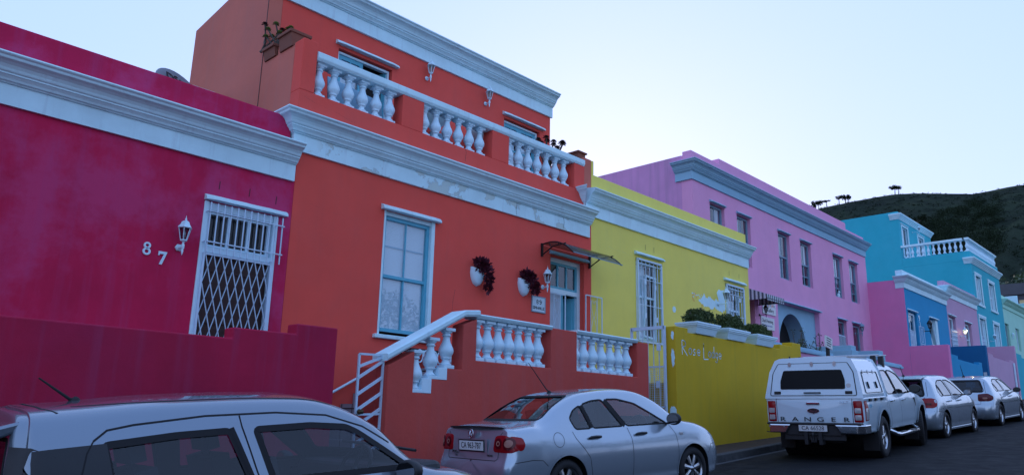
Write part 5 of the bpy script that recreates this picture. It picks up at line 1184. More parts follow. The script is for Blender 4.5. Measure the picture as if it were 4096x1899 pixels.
def S9(x, zb, k, zt, dx=None):
    """half section: k = [(y,z)...] seven points from the sill up to the roof edge"""
    pts = [(x, 0, zb)] + [(x, y, z) for y, z in k] + [(x, 0, zt)]
    if dx: pts = [(p[0]+float(np.interp(p[2], [q[0] for q in dx], [q[1] for q in dx])), p[1], p[2]) for p in pts]
    return pts
m, t = ntree('silver_car_paint'); co = coords(t); b = finish(t, mixc(t, ramp(t, noise(t, co, 260, 1), .4, .6), (.385,.455,.515), (.415,.485,.545)), .24, None, metal=.6, spec=.5, coat=1.); M['silver'] = m
m, t = ntree('grey_silver_car_paint'); finish(t, (.21,.26,.31), .22, None, metal=.6, spec=.5, coat=1.); M['silver_dark'] = m
m, t = ntree('white_car_paint'); co = coords(t); b = finish(t, mixc(t, mul(t, ramp(t, noise(t, co, 2.2, 6), .5, .8), .18), (.60,.74,.82), (.42,.50,.55)), .25, None, spec=.5, coat=1.); M['carwhite'] = m
M['red_lens'] = paint('red_lens', (.30,.006,.010), .2, .05, spec=.3, coat=.15); M['deepred'] = paint('deep_red_lens', (.10,.004,.008), .2, .05, spec=.3, coat=.15); mm_, tt_ = ntree('mirror_silvering'); finish(tt_, (.20,.22,.25), .03, metal=1); M['mirror'] = mm_; M['clear_lens'] = paint('clear_lens', (.42,.40,.40), .12, .1, spec=.8, coat=1); M['amber'] = paint('amber_lens', (.38,.17,.13), .2, .05, spec=.3)
M['tintblack'] = paint('black_glass', (.004,.004,.005), .15, .05, spec=.12); M['carglass2'] = glass('blue_tinted_glass', (.50,.56,.62), 1.3); M['plastic'] = paint('grey_black_plastic', (.022,.023,.026), .5, .1); M['seat'] = paint('seat_fabric', (.045,.048,.055), .9, .1); M['gap'] = paint('panel_gap_shadow_rubber', (.012,.012,.014), .8, .02); M['dustyroof'] = M['silver']
def wheel(car, x, y, r, w_, sg, spokes, rimr, twin=False, steer=0):
    wh = bpy.data.objects.new('wheel', None); COL.objects.link(wh); wh.parent = car; wh.location = (x, y, r); wh.rotation_euler = (0, 0, steer)
    mb = MB(); pr = [(rimr, -w_/2+.012), (rimr+.012, -w_/2), (r*.88, -w_/2+.002), (r*.965, -w_/2+.018), (r, -w_/2+.045), (r, w_/2-.045), (r*.965, w_/2-.018), (r*.88, w_/2-.002), (rimr+.012, w_/2), (rimr, w_/2-.012)]
    mb.lathe(pr, (0,0,0), 40, 'y')
    for k in range(48):                                             # tread blocks
        a = 2*PI*k/48
        for yy in (-w_*.22, w_*.22): mb.beam((r*.998*math.cos(a), yy-w_*.15, r*.998*math.sin(a)), (r*.998*math.cos(a+.03), yy+w_*.15, r*.998*math.sin(a+.03)), .014, .012)
    mb.build('tyre', M['rubber'], wh, True)
    yo = sg*(w_/2-.02); rb_ = MB(); rb_.lathe([(rimr+.004, yo), (rimr*.97, yo-sg*.008), (rimr*.93, yo-sg*.03), (rimr*.92, yo-sg*.14)], (0,0,0), 40, 'y')
    rb_.lathe([(.001, yo+sg*.0), (.028, yo-sg*.002), (.03, yo-sg*.012), (.062, yo-sg*.02), (.066, yo-sg*.05)], (0,0,0), 20, 'y')
    for k in range(spokes):
        for off in ((-.13, .13) if twin else (0,)):
            a0 = 2*PI*k/spokes + .2; a1 = a0+off; rr = rimr*.95; p = (.045*math.cos(a0), yo-sg*.02, .045*math.sin(a0)); q = (rr*math.cos(a1), yo-sg*.022, rr*math.sin(a1))
            wd0, wd1 = (.042, .03) if twin else (.05, .075)
            d = Vector(q)-Vector(p); nn = Vector((-d.z, 0, d.x)).normalized(); dep = Vector((0, -sg*.03, 0)); P0, P1, md = Vector(p), Vector(q), Vector((0, sg*.010, 0))
            vs = [P0-nn*wd0/2+dep, P0-nn*wd0/2, P0+md, P0+nn*wd0/2, P0+nn*wd0/2+dep, P1-nn*wd1/2+dep, P1-nn*wd1/2, P1+md*.4, P1+nn*wd1/2, P1+nn*wd1/2+dep]
            rb_.add(vs, [(i, i+1, i+6, i+5) for i in range(4)])
    rb_.build('rim', M['alloy'], wh, True)
    dk = MB(); dk.lathe([(.001, yo-sg*.10), (rimr*.93, yo-sg*.10)], (0,0,0), 28, 'y'); dk.lathe([(.05, yo-sg*.085), (.15, yo-sg*.085), (.15, yo-sg*.10)], (0,0,0), 24, 'y'); dk.build('brake_disc', M['plastic'], wh, True); return wh
def well(car, x, r, W):
    mb = MB(); mb.lathe([(r*1.0, -W), (r*1.0, W)], (x, 0, r*.88), 28, 'y', True)
    for s_ in (-1, 1): mb.disc((x, s_*(W-.33), r*.88), r*1.0, 24, 'y')
    return mb
def plate(car, M4, text, size=(.52, .113), ts=.105, sx=.82):
    o = MB(); o.box(-size[0]/2, size[0]/2, -.006, .006, -size[1]/2, size[1]/2); o.xform(M4); p = o.build('number_plate', M['plate'], car, True, bevel=.004)
    f = MB(); bars(f, -size[0]/2-.015, size[0]/2+.015, -size[1]/2-.015, size[1]/2+.015, -.004, .013, .012); f.xform(M4); f.build('plate_frame', M['black'], p, True)
    tx = text_mesh(text, ts, 'CENTER', .001, sx=sx); tx.xform(M4 @ Matrix.Translation((0, -.0075, 0)) @ FACE_STREET); tx.build('lettering', M['ink'], p, True)
    return p
REAR = Matrix(((0,1,0,0),(-1,0,0,0),(0,0,1,0),(0,0,0,1)))                # local frame seen from behind: x right, -y towards the viewer
def rearM(x, y, z, tilt=0): return Matrix.Translation((x, y, z)) @ REAR @ Matrix.Rotation(tilt, 4, 'X')
def seats(car, rows, zs, y=.36, hr=True):
    for x in rows:
        for yy in (y, -y):
            mb = MB(); mb.box(-.26, .24, -.24, .24, -.1, .1); n0 = len(mb.v); mb.box(-.07, .07, -.23, .23, .02, .52); mb.xform(Matrix.Translation((-.24, 0, 0)) @ Matrix.Rotation(math.radians(-14), 4, 'Y'), n0)
            n1 = len(mb.v); mb.box(-.05, .05, -.14, .14, .56, .74); mb.xform(Matrix.Translation((-.26, 0, 0)) @ Matrix.Rotation(math.radians(-12), 4, 'Y'), n1); mb.beam((-.37, -.06, .45), (-.39, -.06, .6), .012); mb.beam((-.37, .06, .45), (-.39, .06, .6), .012)
            mb.xform(Matrix.Translation((x, yy, zs))); mb.build('seat', M['seat'], car, True, bevel=.045, seg=3)
def dash(car, x, z, W, wx, wy, wz):
    mb = MB(); mb.box(x-.25, x+.32, -W, W, z-.35, z); d = mb.build('dashboard', M['plastic'], car, True, bevel=.06, seg=3)
    sw_ = MB(); R_ = .185; T_ = Matrix.Translation((wx, wy, wz)) @ Matrix.Rotation(math.radians(-62), 4, 'Y'); sw_.tube([tuple(T_ @ Vector((R_*math.cos(2*PI*k/20), R_*math.sin(2*PI*k/20), 0))) for k in range(20)], .016, 6, closed=True)
    for a in (0, 2.2, 4.1): sw_.tube([tuple(T_ @ Vector((0,0,0))), tuple(T_ @ Vector((R_*math.cos(a), R_*math.sin(a), 0)))], .018, 5)
    sw_.build('steering_wheel', M['plastic'], car, True)
    rm = MB(); rm.box(-.02, .02, -.11, .11, -.035, .035); rm.xform(Matrix.Translation((x-.15, 0, z+.36))); rm.build('interior_mirror', M['plastic'], car, True, bevel=.015)
def mirror(car, x, y, z, sg, mat, k=1.):
    mb = MB(); mb.sphere((0,0,0), 1, 14, 10, (.085*k, .115*k, .085*k)); mb.v = [(min(p[0], .11*k) if p[0] > -.03*k else -.03*k, p[1], p[2]) for p in mb.v]
    mb.xform(Matrix.Translation((x, y+sg*.13*k, z+.03)) @ Matrix.Rotation(-sg*.12, 4, 'Z')); o = mb.build('side_mirror', M[mat], car, True)
    st_ = MB(); st_.beam((x+.02, y-sg*.03, z-.035), (x+.02, y+sg*.1*k, z-.02), .06*k, .03); st_.build('mirror_arm', M['plastic'], o, True)
    gl = MB(); gl.disc((0,0,0), .095*k, 16, 'x', 0, .068*k); gl.xform(Matrix.Translation((x-.034*k, y+sg*.13*k, z+.03)) @ Matrix.Rotation(-sg*.12, 4, 'Z')); gl.build('mirror_glass', M['mirror'], o, True)
def handle(sh, car, x, z, mat, sg=-1, cup=True):
    if cup: sh.panel('side', circle(x, z, .055, 20), .001, 'handle_recess', 'silver' if mat in ('plastic', 'silver') else mat, car, sg, .03)
    q, n = sh.hit('side', x, z, sg); mb = MB(); mb.tube([q+Vector((-.10, 0, .005))+n*.004, q+Vector((-.085, 0, .006))+n*.035, q+Vector((0, 0, .008))+n*.042, q+Vector((.085, 0, .006))+n*.035, q+Vector((.10, 0, .005))+n*.004], [.012,.017,.018,.017,.012], 8)
    mb.build('door_handle', M[mat], car, True)
def aerial(car, p, vec, mat='rubber', r=.012):
    mb = MB(); p = Vector(p); v = Vector(vec); mb.lathe([(.04, -.01), (.036, .012), (.02, .035), (.001, .045)], tuple(p), 12); mb.tube([p+Vector((0,0,.02)), p+v*.15, p+v], [r, r*.7, r*.35], 6); mb.build('aerial', M[mat], car, True)
def place(name, loc, yaw, pitch, label, cat='car', group=None):
    c = thing(name, loc, label, cat, group); c.rotation_euler = (Matrix.Rotation(yaw, 4, 'Z') @ Matrix.Rotation(-pitch, 4, 'Y')).to_euler(); return c
PITCH = math.atan(.064)
def generic_windows(sh, car, wins, mat, sg_list=(-1, 1), seal=.02, name='side_window'):
    for sg in sg_list:
        for w_ in wins:
            o = sh.panel('side', w_, -.006, name, mat, car, sg, .12); mb = MB(); sh.line('side', w_, seal, .0025, mb, sg, True); mb.build('window_seal', M['gap'], o, True)
def cap_window(sh, car, kind, poly, mat, name, seal=.022):
    o = sh.panel(kind, poly, -.006, name, mat, car, 1, .12); mb = MB(); sh.line(kind, poly, seal, .0025, mb, 1, True); mb.build('window_seal', M['gap'], o, True); return o
def seams(sh, car, ls, w_=.008, sgs=(-1,)):
    mb = MB()
    for l in ls:
        for sg in sgs: sh.line('side', l, w_, .0015, mb, sg)
    mb.build('seam', M['gap'], car, True)
def arch_lip(sh, cx, cz, r, car, mat, sgs=(-1, 1), w_=.03, off=.012, z0=.16):
    for sg in sgs:
        mb = MB()
        pts = [(cx+(r+.008)*math.cos(a), cz+(r+.008)*math.sin(a)) for a in [math.radians(d) for d in range(-8, 189, 7)]]; sh.line('side', [p for p in pts if p[1] > z0], w_, off, mb, sg); mb.build('arch_trim', M[mat], car, True)
# ---- silver saloon
LOW = [(.74,.19),(.80,.33),(.825,.56),(.815,.74)]
RD = [(.2,.06),(.35,.0),(.56,.0),(.63,.05),(.80,.065),(.98,.095),(1.03,.12),(1.1,.12)]
SED = [S9(0, .24, [(.52,.24),(.64,.36),(.685,.54),(.68,.70),(.665,.86),(.64,.985),(.40,1.02)], 1.032, RD), S9(.05, .22, [(.62,.22),(.73,.36),(.765,.54),(.76,.70),(.735,.86),(.69,.99),(.42,1.03)], 1.04, RD),
 S9(.15, .20, [(.70,.2),(.785,.36),(.80,.54),(.79,.72),(.765,.88),(.70,.99),(.42,1.04)], 1.055, [(z, x*.4) for z, x in RD]), S9(.42, .19, LOW+[(.785,.90),(.72,1.005),(.45,1.06)], 1.07),
 S9(.62, .19, LOW+[(.775,.915),(.69,1.02),(.52,1.085)], 1.10), S9(.95, .19, LOW+[(.765,.925),(.665,1.14),(.54,1.25)], 1.275), S9(1.30, .19, LOW+[(.757,.93),(.61,1.30),(.50,1.385)], 1.408),
 S9(1.65, .19, LOW+[(.75,.93),(.58,1.36),(.46,1.43)], 1.452), S9(2.1, .19, LOW+[(.75,.93),(.575,1.37),(.45,1.445)], 1.463), S9(2.5, .19, LOW+[(.755,.925),(.59,1.33),(.47,1.405)], 1.43), S9(2.85, .19, LOW+[(.76,.92),(.635,1.19),(.52,1.27)], 1.30),
 S9(3.15, .19, LOW+[(.765,.915),(.68,1.025),(.54,1.07)], 1.10), S9(3.28, .19, LOW+[(.765,.91),(.70,.968),(.5,.998)], 1.01), S9(3.6, .19, [(.74,.19),(.80,.33),(.82,.55),(.80,.73),(.755,.86),(.66,.925),(.42,.955)], .965),
 S9(3.9, .2, [(.70,.2),(.76,.34),(.77,.52),(.74,.68),(.70,.78),(.60,.845),(.36,.87)], .88), S9(4.08, .2, [(.55,.2),(.66,.34),(.68,.5),(.65,.62),(.60,.70),(.50,.755),(.30,.78)], .79), S9(4.17, .22, [(.40,.22),(.52,.34),(.55,.48),(.52,.57),(.48,.63),(.40,.67),(.25,.69)], .70)]
sal = place('silver_saloon', (6.39, 6.75, -.995), math.radians(-7.7), PITCH, 'silver four-door saloon parked against the coral stoep', 'car'); sal.scale = (.925,)*3
sh = Shell(SED, RD)
WIN = [rpoly(p, .04) for p in ([(1.13,.955),(1.07,1.09),(1.17,1.19),(1.315,1.25),(1.41,.955)], [(1.455,.955),(1.36,1.262),(1.55,1.302),(1.75,1.312),(2.01,.955)], [(2.09,.955),(1.83,1.315),(2.05,1.312),(2.36,1.245),(2.64,1.10),(2.90,.955)])]
RW = rpoly([(-.58,1.09),(.58,1.09),(.475,1.375),(-.475,1.375)], .05); FW = rpoly([(-.64,1.02),(.64,1.02),(.52,1.36),(-.52,1.36)], .05)
cuts = [('side', p, s_) for p in WIN for s_ in (-1, 1)] + [('rear', RW, 1), ('front', FW, 1)] + [('side', circle(x, .31, .345, 36), s_) for x in (.91, 3.37) for s_ in (-1, 1)]
sh.body(cuts, M['silver'], sal); generic_windows(sh, sal, WIN, 'carglass'); cap_window(sh, sal, 'rear', RW, 'carglass', 'rear_window'); cap_window(sh, sal, 'front', FW, 'carglass', 'windscreen')
for sg in (-1, 1):
    for l_, w_ in (([(1.43,.96),(1.34,1.25)], .035), ([(2.05,.96),(1.795,1.30)], .07)): pm_ = MB(); sh.line('side', l_, w_, .004, pm_, sg); pm_.build('window_pillar', M['gap'], sal, True)
for x in (.91, 3.37): well(sal, x, .345, .80).build('wheel_well', M['black'], sal, True)
[arch_lip(sh, x, .31, .345, sal, 'silver', w_=.022, off=.006) for x in (.91, 3.37)]
for x in (.91, 3.37):
    for sg in (-1, 1): wheel(sal, x, sg*.715, .30, .19, sg, 7, .205)
for sg in (-1, 1):
    L = rpoly([(sg*.43,.735),(sg*.45,.925),(sg*.60,.935),(sg*.775,.91),(sg*.79,.76),(sg*.74,.73)], .05); L = L if sg > 0 else L[::-1]
    tl_ = sh.panel('rear', L, .004, 'tail_light', 'red_lens', sal, 1, .04, .016)
    if sg < 0: sh.panel('side', rpoly([(.10,.745),(.22,.755),(.26,.82),(.23,.90),(.10,.925)], .025), .005, 'lamp_side', 'red_lens', tl_, -1, .04, .008)
    for (y, r_, mt) in ((.535, .062, 'deepred'), (.685, .072, 'deepred'), (.535, .030, 'amber'), (.69, .044, 'amber')): sh.panel('rear', circle(sg*y, .835, r_, 20), .021 if r_ > .05 else .025, 'lens', mt, tl_, 1, .03, .004)
g_ = MB(); sh.line('rear', [(-.60,1.0),(-.545,.94),(-.53,.735),(-.53,.66),(-.49,.635),(.49,.635),(.53,.66),(.53,.735),(.545,.94),(.60,1.0)], .008, .002, g_)
for l in ([(1.06,.93),(1.10,.84),(1.22,.70),(1.30,.60),(1.335,.40),(1.36,.22)], [(2.08,.93),(2.11,.80),(2.10,.3),(2.08,.22)], [(2.93,.93),(3.02,.8),(3.04,.6),(3.03,.24)], [(.10,.615),(.35,.635),(.50,.62),(.58,.55)], [(3.72,.50),(3.84,.62),(3.95,.62)], [(1.36,.215),(3.02,.215)]): sh.line('side', l, .008, .0015, g_, -1)
sh.line('side', circle(.80,.845,.088,26), .006, .0015, g_, -1, True); g_.build('seam', M['gap'], sal, True)
for x, z in ((1.42,.83),(2.30,.83)): handle(sh, sal, x, z, 'plastic')
mirror(sal, 2.86, -.79, .985, -1, 'plastic'); mirror(sal, 2.86, .79, .985, 1, 'plastic')
sp_ = MB(); ys_ = [i/14 for i in range(-14, 15)]; sp_.add([v for u in ys_ for v in ((.155-.05*(1-u*u), u*.56, 1.035-.012*u*u), (.085-.045*(1-u*u), u*.56, 1.042-.014*u*u), (.085-.045*(1-u*u), u*.56, 1.022-.014*u*u))], [(3*i+k, 3*i+k+1, 3*i+k+4, 3*i+k+3) for i in range(28) for k in range(2)]); sp_.build('boot_lip', M['plastic'], sal, True)
rc = MB(); rc.box(-.33, .33, -.004, .0, -.085, .085); rc.xform(rearM(.028, 0, .805)); rc.build('plate_recess', M['silver'], sal, True)
plate(sal, rearM(.02, 0, .80), 'CA 963-787')
em = MB(); em.lathe([(.05,-.004),(.058,-.012),(.05,-.014)], (0,0,0), 28, 'y'); em.lathe([(.001,-.006),(.05,-.006)], (0,0,0), 28, 'y', True)
for pts in ([(-.026,.036),(0,-.002),(.026,.036)], [(-.042,.02),(-.02,-.036),(0,.008),(.02,-.036),(.042,.02)]):
    for p, q_ in zip(pts, pts[1:]): em.beam((p[0], -.012, p[1]), (q_[0], -.012, q_[1]), .009, .006)
em.xform(rearM(.025, 0, .945, -.12)); em.build('badge', M['chrome'], sal, True)
for s_, y, z, sz in (('POLO', .36, .715, .05), ('1.6', .35, .675, .04), ('TREND', -.37, .69, .03)):
    q_, n_ = sh.hit('rear', y, z); tx = text_mesh(s_, sz, 'CENTER', .002, sx=1.2); tx.xform(rearM(q_.x-.005, y, z) @ FACE_STREET); tx.build('lettering', M['plastic'], sal, True)
aerial(sal, (1.36, 0, 1.41), (-.36, 0, .42)); seats(sal, (1.78, 2.45), .46); dash(sal, 3.0, .93, .66, 2.68, -.36, .90)
ps_ = MB(); ps_.box(.7, 1.3, -.6, .6, .95, .97); ps_.build('parcel_shelf', M['seat'], sal, True)
ff = MB(); ff.box(.5, 3.3, -.62, .62, .24, .27); ff.build('cabin_floor', M['seat'], sal, True)
q_, n_ = sh.hit('side', 3.14, .80, -1); ri = MB(); ri.box(q_.x-.035, q_.x+.035, q_.y-.008, q_.y+.004, .78, .82); ri.build('side_repeater', M['clear_lens'], sal, True, bevel=.006)

# ---- generic hatchback shell
HRD = [(.2,.08),(.35,.0),(.56,.0),(.64,.05),(.95,.10),(1.10,.18),(1.40,.40)]
HL = [(.76,.18),(.82,.34),(.84,.56),(.83,.76)]
HAT = [S9(0, .22, [(.5,.22),(.6,.36),(.63,.55),(.62,.75),(.60,.93),(.53,1.25),(.42,1.37)], 1.40, HRD), S9(.05, .2, [(.62,.2),(.72,.36),(.745,.55),(.735,.75),(.70,.93),(.60,1.26),(.46,1.385)], 1.41, HRD),
 S9(.18, .19, [(.72,.19),(.80,.35),(.82,.55),(.81,.76),(.77,.94),(.635,1.28),(.48,1.40)], 1.425, [(z, x*.7) for z, x in HRD]), S9(.72, .18, HL+[(.785,.95),(.625,1.31),(.47,1.42)], 1.44), S9(1.1, .18, HL+[(.775,.945),(.60,1.36),(.45,1.45)], 1.47),
 S9(1.8, .18, HL+[(.775,.94),(.595,1.37),(.45,1.455)], 1.475), S9(2.2, .18, HL+[(.78,.93),(.61,1.31),(.48,1.41)], 1.44), S9(2.6, .18, HL+[(.785,.92),(.67,1.14),(.55,1.23)], 1.265), S9(2.92, .18, HL+[(.785,.91),(.70,.995),(.55,1.035)], 1.06),
 S9(3.1, .18, HL+[(.78,.9),(.69,.945),(.5,.97)], .985), S9(3.4, .18, [(.76,.18),(.82,.34),(.83,.54),(.81,.72),(.76,.84),(.66,.90),(.42,.925)], .935), S9(3.7, .2, [(.70,.2),(.76,.34),(.77,.52),(.73,.68),(.68,.76),(.58,.82),(.35,.845)], .855), S9(3.88, .2, [(.50,.2),(.62,.34),(.64,.5),(.60,.60),(.55,.67),(.46,.72),(.28,.74)], .75)]
def hatch_shell(L, W, H, up=0):
    k = (L/3.95, W/.84, H/1.475); st_ = [[((p[0]-up*max(0, min(1, (p[2]-.95)/.45))*max(0, 1-max(0, p[0]-.42)/1.2))*k[0], p[1]*k[1], p[2]*k[2]) for p in s_] for s_ in HAT]
    if up: st_ = [[(x, y, z+(.05 if i == 8 else .025 if i == 7 else 0)*(z > 1.2)) for i, (x, y, z) in enumerate(s_)] for s_ in st_]; st_ = [[(x, y, z-.07*max(0, min(1, (x-2.6)/.3))*(z > .6)) for x, y, z in s_] for s_ in st_]
    return Shell(st_, [(z*k[2], (x-up*max(0, min(1, (z-.95)/.45)))*k[0]) for z, x in HRD]), k
def hatchback(name, loc, yaw, sc, label, L, W, H, wx, wr, wins, rw, lamp, lampmat, paintm, spokes, twin, sealamps=True, glassm='carglass', plate_z=None):
    car = place(name, loc, yaw, PITCH, label, 'car', 'silver hatchbacks in a row'); car.scale = (sc,)*3; sh, k = hatch_shell(L, W, H)
    wins = [rpoly(p, .04) for p in wins]; rw = rpoly(rw, .06); fw = rpoly([(-.64*k[1],1.0*k[2]),(.64*k[1],1.0*k[2]),(.52*k[1],1.36*k[2]),(-.52*k[1],1.36*k[2])], .05)
    cuts = [('side', p, s_) for p in wins for s_ in (-1, 1)] + [('rear', rw, 1), ('front', fw, 1)] + [('side', circle(x, wr+.01, wr+.045, 36), s_) for x in wx for s_ in (-1, 1)]
    sh.body(cuts, M[paintm], car); generic_windows(sh, car, wins, glassm); cap_window(sh, car, 'rear', rw, 'tint', 'rear_window', .05); cap_window(sh, car, 'front', fw, 'carglass', 'windscreen')
    for x in wx: well(car, x, wr+.045, W-.03).build('wheel_well', M['black'], car, True)
    for x in wx:
        for sg in (-1, 1): wheel(car, x, sg*(W-.115), wr, .20, sg, spokes, wr*.68, twin)
    for sg in (-1, 1):
        Lp = [(sg*a, b) for a, b in lamp]; Lp = rpoly(Lp if sg > 0 else Lp[::-1], .04); tl_ = sh.panel('rear', Lp, .004, 'tail_light', lampmat, car, 1, .05, .014)
        ys = [abs(p[0]) for p in lamp]; zs = [p[1] for p in lamp]; my, mz = (min(ys)+max(ys))/2, (min(zs)+max(zs))/2
        sh.panel('rear', rpoly([(sg*(my-.06), mz-.05), (sg*(my+.05), mz-.05), (sg*(my+.05), mz-.0), (sg*(my-.06), mz+.0)][::sg], .015), .02, 'lens', 'deepred' if lampmat == 'red_lens' else 'amber', tl_, 1, .03, .003)
    b0 = wins[0][0][0]; xm = wins[-1][0][0]
    g_ = MB()
    for l in ([(wx[0]+wr+.02, .75), (wx[0]+wr+.06, .4), (wx[0]+wr+.07, .24)], [(xm, .92), (xm+.02, .7), (xm, .24)], [(wx[1]-wr-.10, .9), (wx[1]-wr-.07, .6), (wx[1]-wr-.09, .24)], [(.08,.63),(.35,.62),(.5,.6)]): sh.line('side', l, .008, .0015, g_, -1)
    sh.line('rear', [(-.56*k[1],1.3*k[2]),(-.63*k[1],.98*k[2]),(-.52*k[1],.9*k[2]),(-.5*k[1],.62),(.5*k[1],.62),(.52*k[1],.9*k[2]),(.63*k[1],.98*k[2]),(.56*k[1],1.3*k[2])], .008, .002, g_); g_.build('seam', M['gap'], car, True)
    mirror(car, wins[-1][-1][0]-.14, -W*.95, .99*k[2], -1, 'plastic', .9); mirror(car, wins[-1][-1][0]-.14, W*.95, .99*k[2], 1, 'plastic', .9)
    for x in (xm-.62, xm+.22): handle(sh, car, x, .83*k[2], paintm)
    sl_ = MB(); sl_.box(wx[0]+wr+.05, wx[1]-wr-.05, -W+.02, -W+.07, .17, .235); sl_.build('sill_trim', M[paintm], car, True, bevel=.015)
    bd = MB(); bd.box(.06, .3, -.52, .52, .19, .36); bd.build('lower_bumper', M['plastic'], car, True, bevel=.03)
    seats(car, (1.35*k[0], 2.05*k[0]), .56); ff = MB(); ff.box(.5, 3.1, -.62, .62, .24, .27); ff.build('cabin_floor', M['seat'], car, True); return car, sh, k
W2 = [[(.62,.965),(.56,1.09),(.72,1.24),(.86,.965)], [(.90,.965),(.765,1.25),(1.02,1.325),(1.42,1.335),(1.60,.965)], [(1.68,.965),(1.50,1.335),(1.80,1.335),(2.10,1.265),(2.45,1.07),(2.62,.965)]]
c2, s2, k2 = hatchback('silver_hatchback', (20.85, 6.60, zr(20.85)), 0, 1.05, 'silver hatchback with square red tail lamps directly in front of the white pickup', 3.97, .84, 1.47, (.72, 3.19), .30, W2, [(-.56,.98),(.56,.98),(.46,1.33),(-.46,1.33)], [(.50,.70),(.50,.92),(.70,.93),(.79,.89),(.80,.74),(.74,.70)], 'red_lens', 'silver', 5, True)
aerial(c2, (.62, 0, 1.44), (-.17, 0, .24)); sp_ = MB(); sp_.prism([(.20,1.345),(.60,1.425),(.60,1.445),(.16,1.375)], 'y', -.5, .5); sp_.build('roof_spoiler', M['silver'], c2, True, bevel=.012)
W3 = [[(.78,.97),(.70,1.06),(.86,1.22),(1.08,.97)], [(1.12,.97),(.92,1.235),(1.2,1.31),(1.60,1.32),(1.78,.97)], [(1.86,.97),(1.68,1.32),(1.98,1.31),(2.32,1.22),(2.62,1.06),(2.82,.97)]]
c3, s3, k3 = hatchback('silver_hatchback', (26.7, 6.68, zr(26.7)), 0, 1.05, 'silver hatchback with wide rear window, farthest along the kerb', 4.24, .875, 1.42, (.78, 3.44), .315, W3, [(-.60,.97),(.60,.97),(.48,1.28),(-.48,1.28)], [(.46,.70),(.46,.90),(.70,.92),(.82,.84),(.82,.74),(.74,.70)], 'deepred', 'silver', 5, False)
aerial(c3, (.75, 0, 1.40), (-.22, 0, .34), r=.014); wp = MB(); wp.tube([(.10,-.05,.99),(.12,.25,1.02),(.16,.5,1.04)], .014, 5); wp.build('rear_wiper', M['black'], c3, True)

# ---- white pickup with canopy
PL = [(.84,.48),(.91,.60),(.925,.80),(.92,.96)]
PRD = [(.4,.05),(1.2,.05)]
PK_ = [S9(.05, .55, [(.78,.55),(.85,.62),(.87,.78),(.875,.92),(.875,1.04),(.872,1.13),(.45,1.15)], 1.15), S9(.08, .52, [(.81,.52),(.885,.62),(.905,.79),(.905,.94),(.895,1.05),(.88,1.14),(.45,1.155)], 1.155), S9(.2, .5, [(.84,.5),(.905,.61),(.925,.80),(.92,.95),(.905,1.06),(.885,1.145),(.45,1.155)], 1.155)] + \
 [S9(x, .48, PL+[(.905,1.06),(.885,1.145),(.45,1.155)], 1.155) for x in (.9, 1.5)] + [S9(1.60, .48, PL+[(.905,1.07),(.88,1.155),(.45,1.165)], 1.165), S9(1.70, .48, PL+[(.89,1.12),(.745,1.60),(.62,1.73)], 1.76), S9(2.1, .48, PL+[(.885,1.13),(.715,1.66),(.58,1.775)], 1.805), S9(2.7, .48, PL+[(.885,1.13),(.715,1.665),(.58,1.78)], 1.81),
 S9(3.2, .48, PL+[(.885,1.125),(.735,1.60),(.60,1.72)], 1.75), S9(3.6, .48, PL+[(.885,1.12),(.79,1.39),(.64,1.50)], 1.53), S9(3.95, .48, PL+[(.89,1.115),(.825,1.20),(.62,1.25)], 1.27), S9(4.15, .48, PL+[(.89,1.105),(.81,1.165),(.55,1.19)], 1.20), S9(4.7, .48, PL+[(.87,1.04),(.78,1.11),(.5,1.14)], 1.15), S9(5.1, .5, [(.76,.5),(.84,.6),(.86,.75),(.84,.87),(.80,.96),(.70,1.04),(.45,1.07)], 1.08), S9(5.28, .5, [(.6,.5),(.68,.6),(.70,.75),(.68,.85),(.64,.92),(.55,.98),(.35,1.0)], 1.01)]
pk = place('white_pickup', (14.60, 6.13, zr(14.6)+.0), math.radians(4.6), PITCH, 'white double-cab pickup with white canopy and roof bars parked by the kerb', 'pickup'); pk.scale = (1.0,)*3
sh = Shell(PK_, PRD, zc=.85)
PW = [rpoly(p, .05) for p in ([(1.90,1.17),(1.80,1.30),(1.83,1.54),(1.90,1.635),(2.42,1.64),(2.60,1.17)], [(2.68,1.17),(2.52,1.64),(2.85,1.635),(3.18,1.56),(3.55,1.30),(3.70,1.17)])]
PF = rpoly([(-.74,1.22),(.74,1.22),(.62,1.68),(-.62,1.68)], .06); AR = .47
cuts = [('side', p, s_) for p in PW for s_ in (-1, 1)] + [('front', PF, 1)] + [('side', circle(x, .43, AR, 40), s_) for x in (1.23, 4.45) for s_ in (-1, 1)]
sh.body(cuts, M['carwhite'], pk); generic_windows(sh, pk, PW, 'carglass'); cap_window(sh, pk, 'front', PF, 'carglass', 'windscreen')
for sg in (-1, 1): pm_ = MB(); sh.line('side', [(2.64,1.17),(2.48,1.63)], .07, .004, pm_, sg); pm_.build('window_pillar', M['gap'], pk, True)
for x in (1.23, 4.45): well(pk, x, AR, .90).build('wheel_well', M['black'], pk, True)
[arch_lip(sh, x, .43, AR+.02, pk, 'carwhite', w_=.075, off=.022, z0=.44) for x in (1.23, 4.45)]; [arch_lip(sh, x, .43, AR+.075, pk, 'carwhite', w_=.05, off=.010, z0=.5) for x in (1.23, 4.45)]
for x in (1.23, 4.45):
    for sg in (-1, 1): wheel(pk, x, sg*.785, .388, .265, sg, 6, .232, True, math.radians(14) if x > 3 else 0)
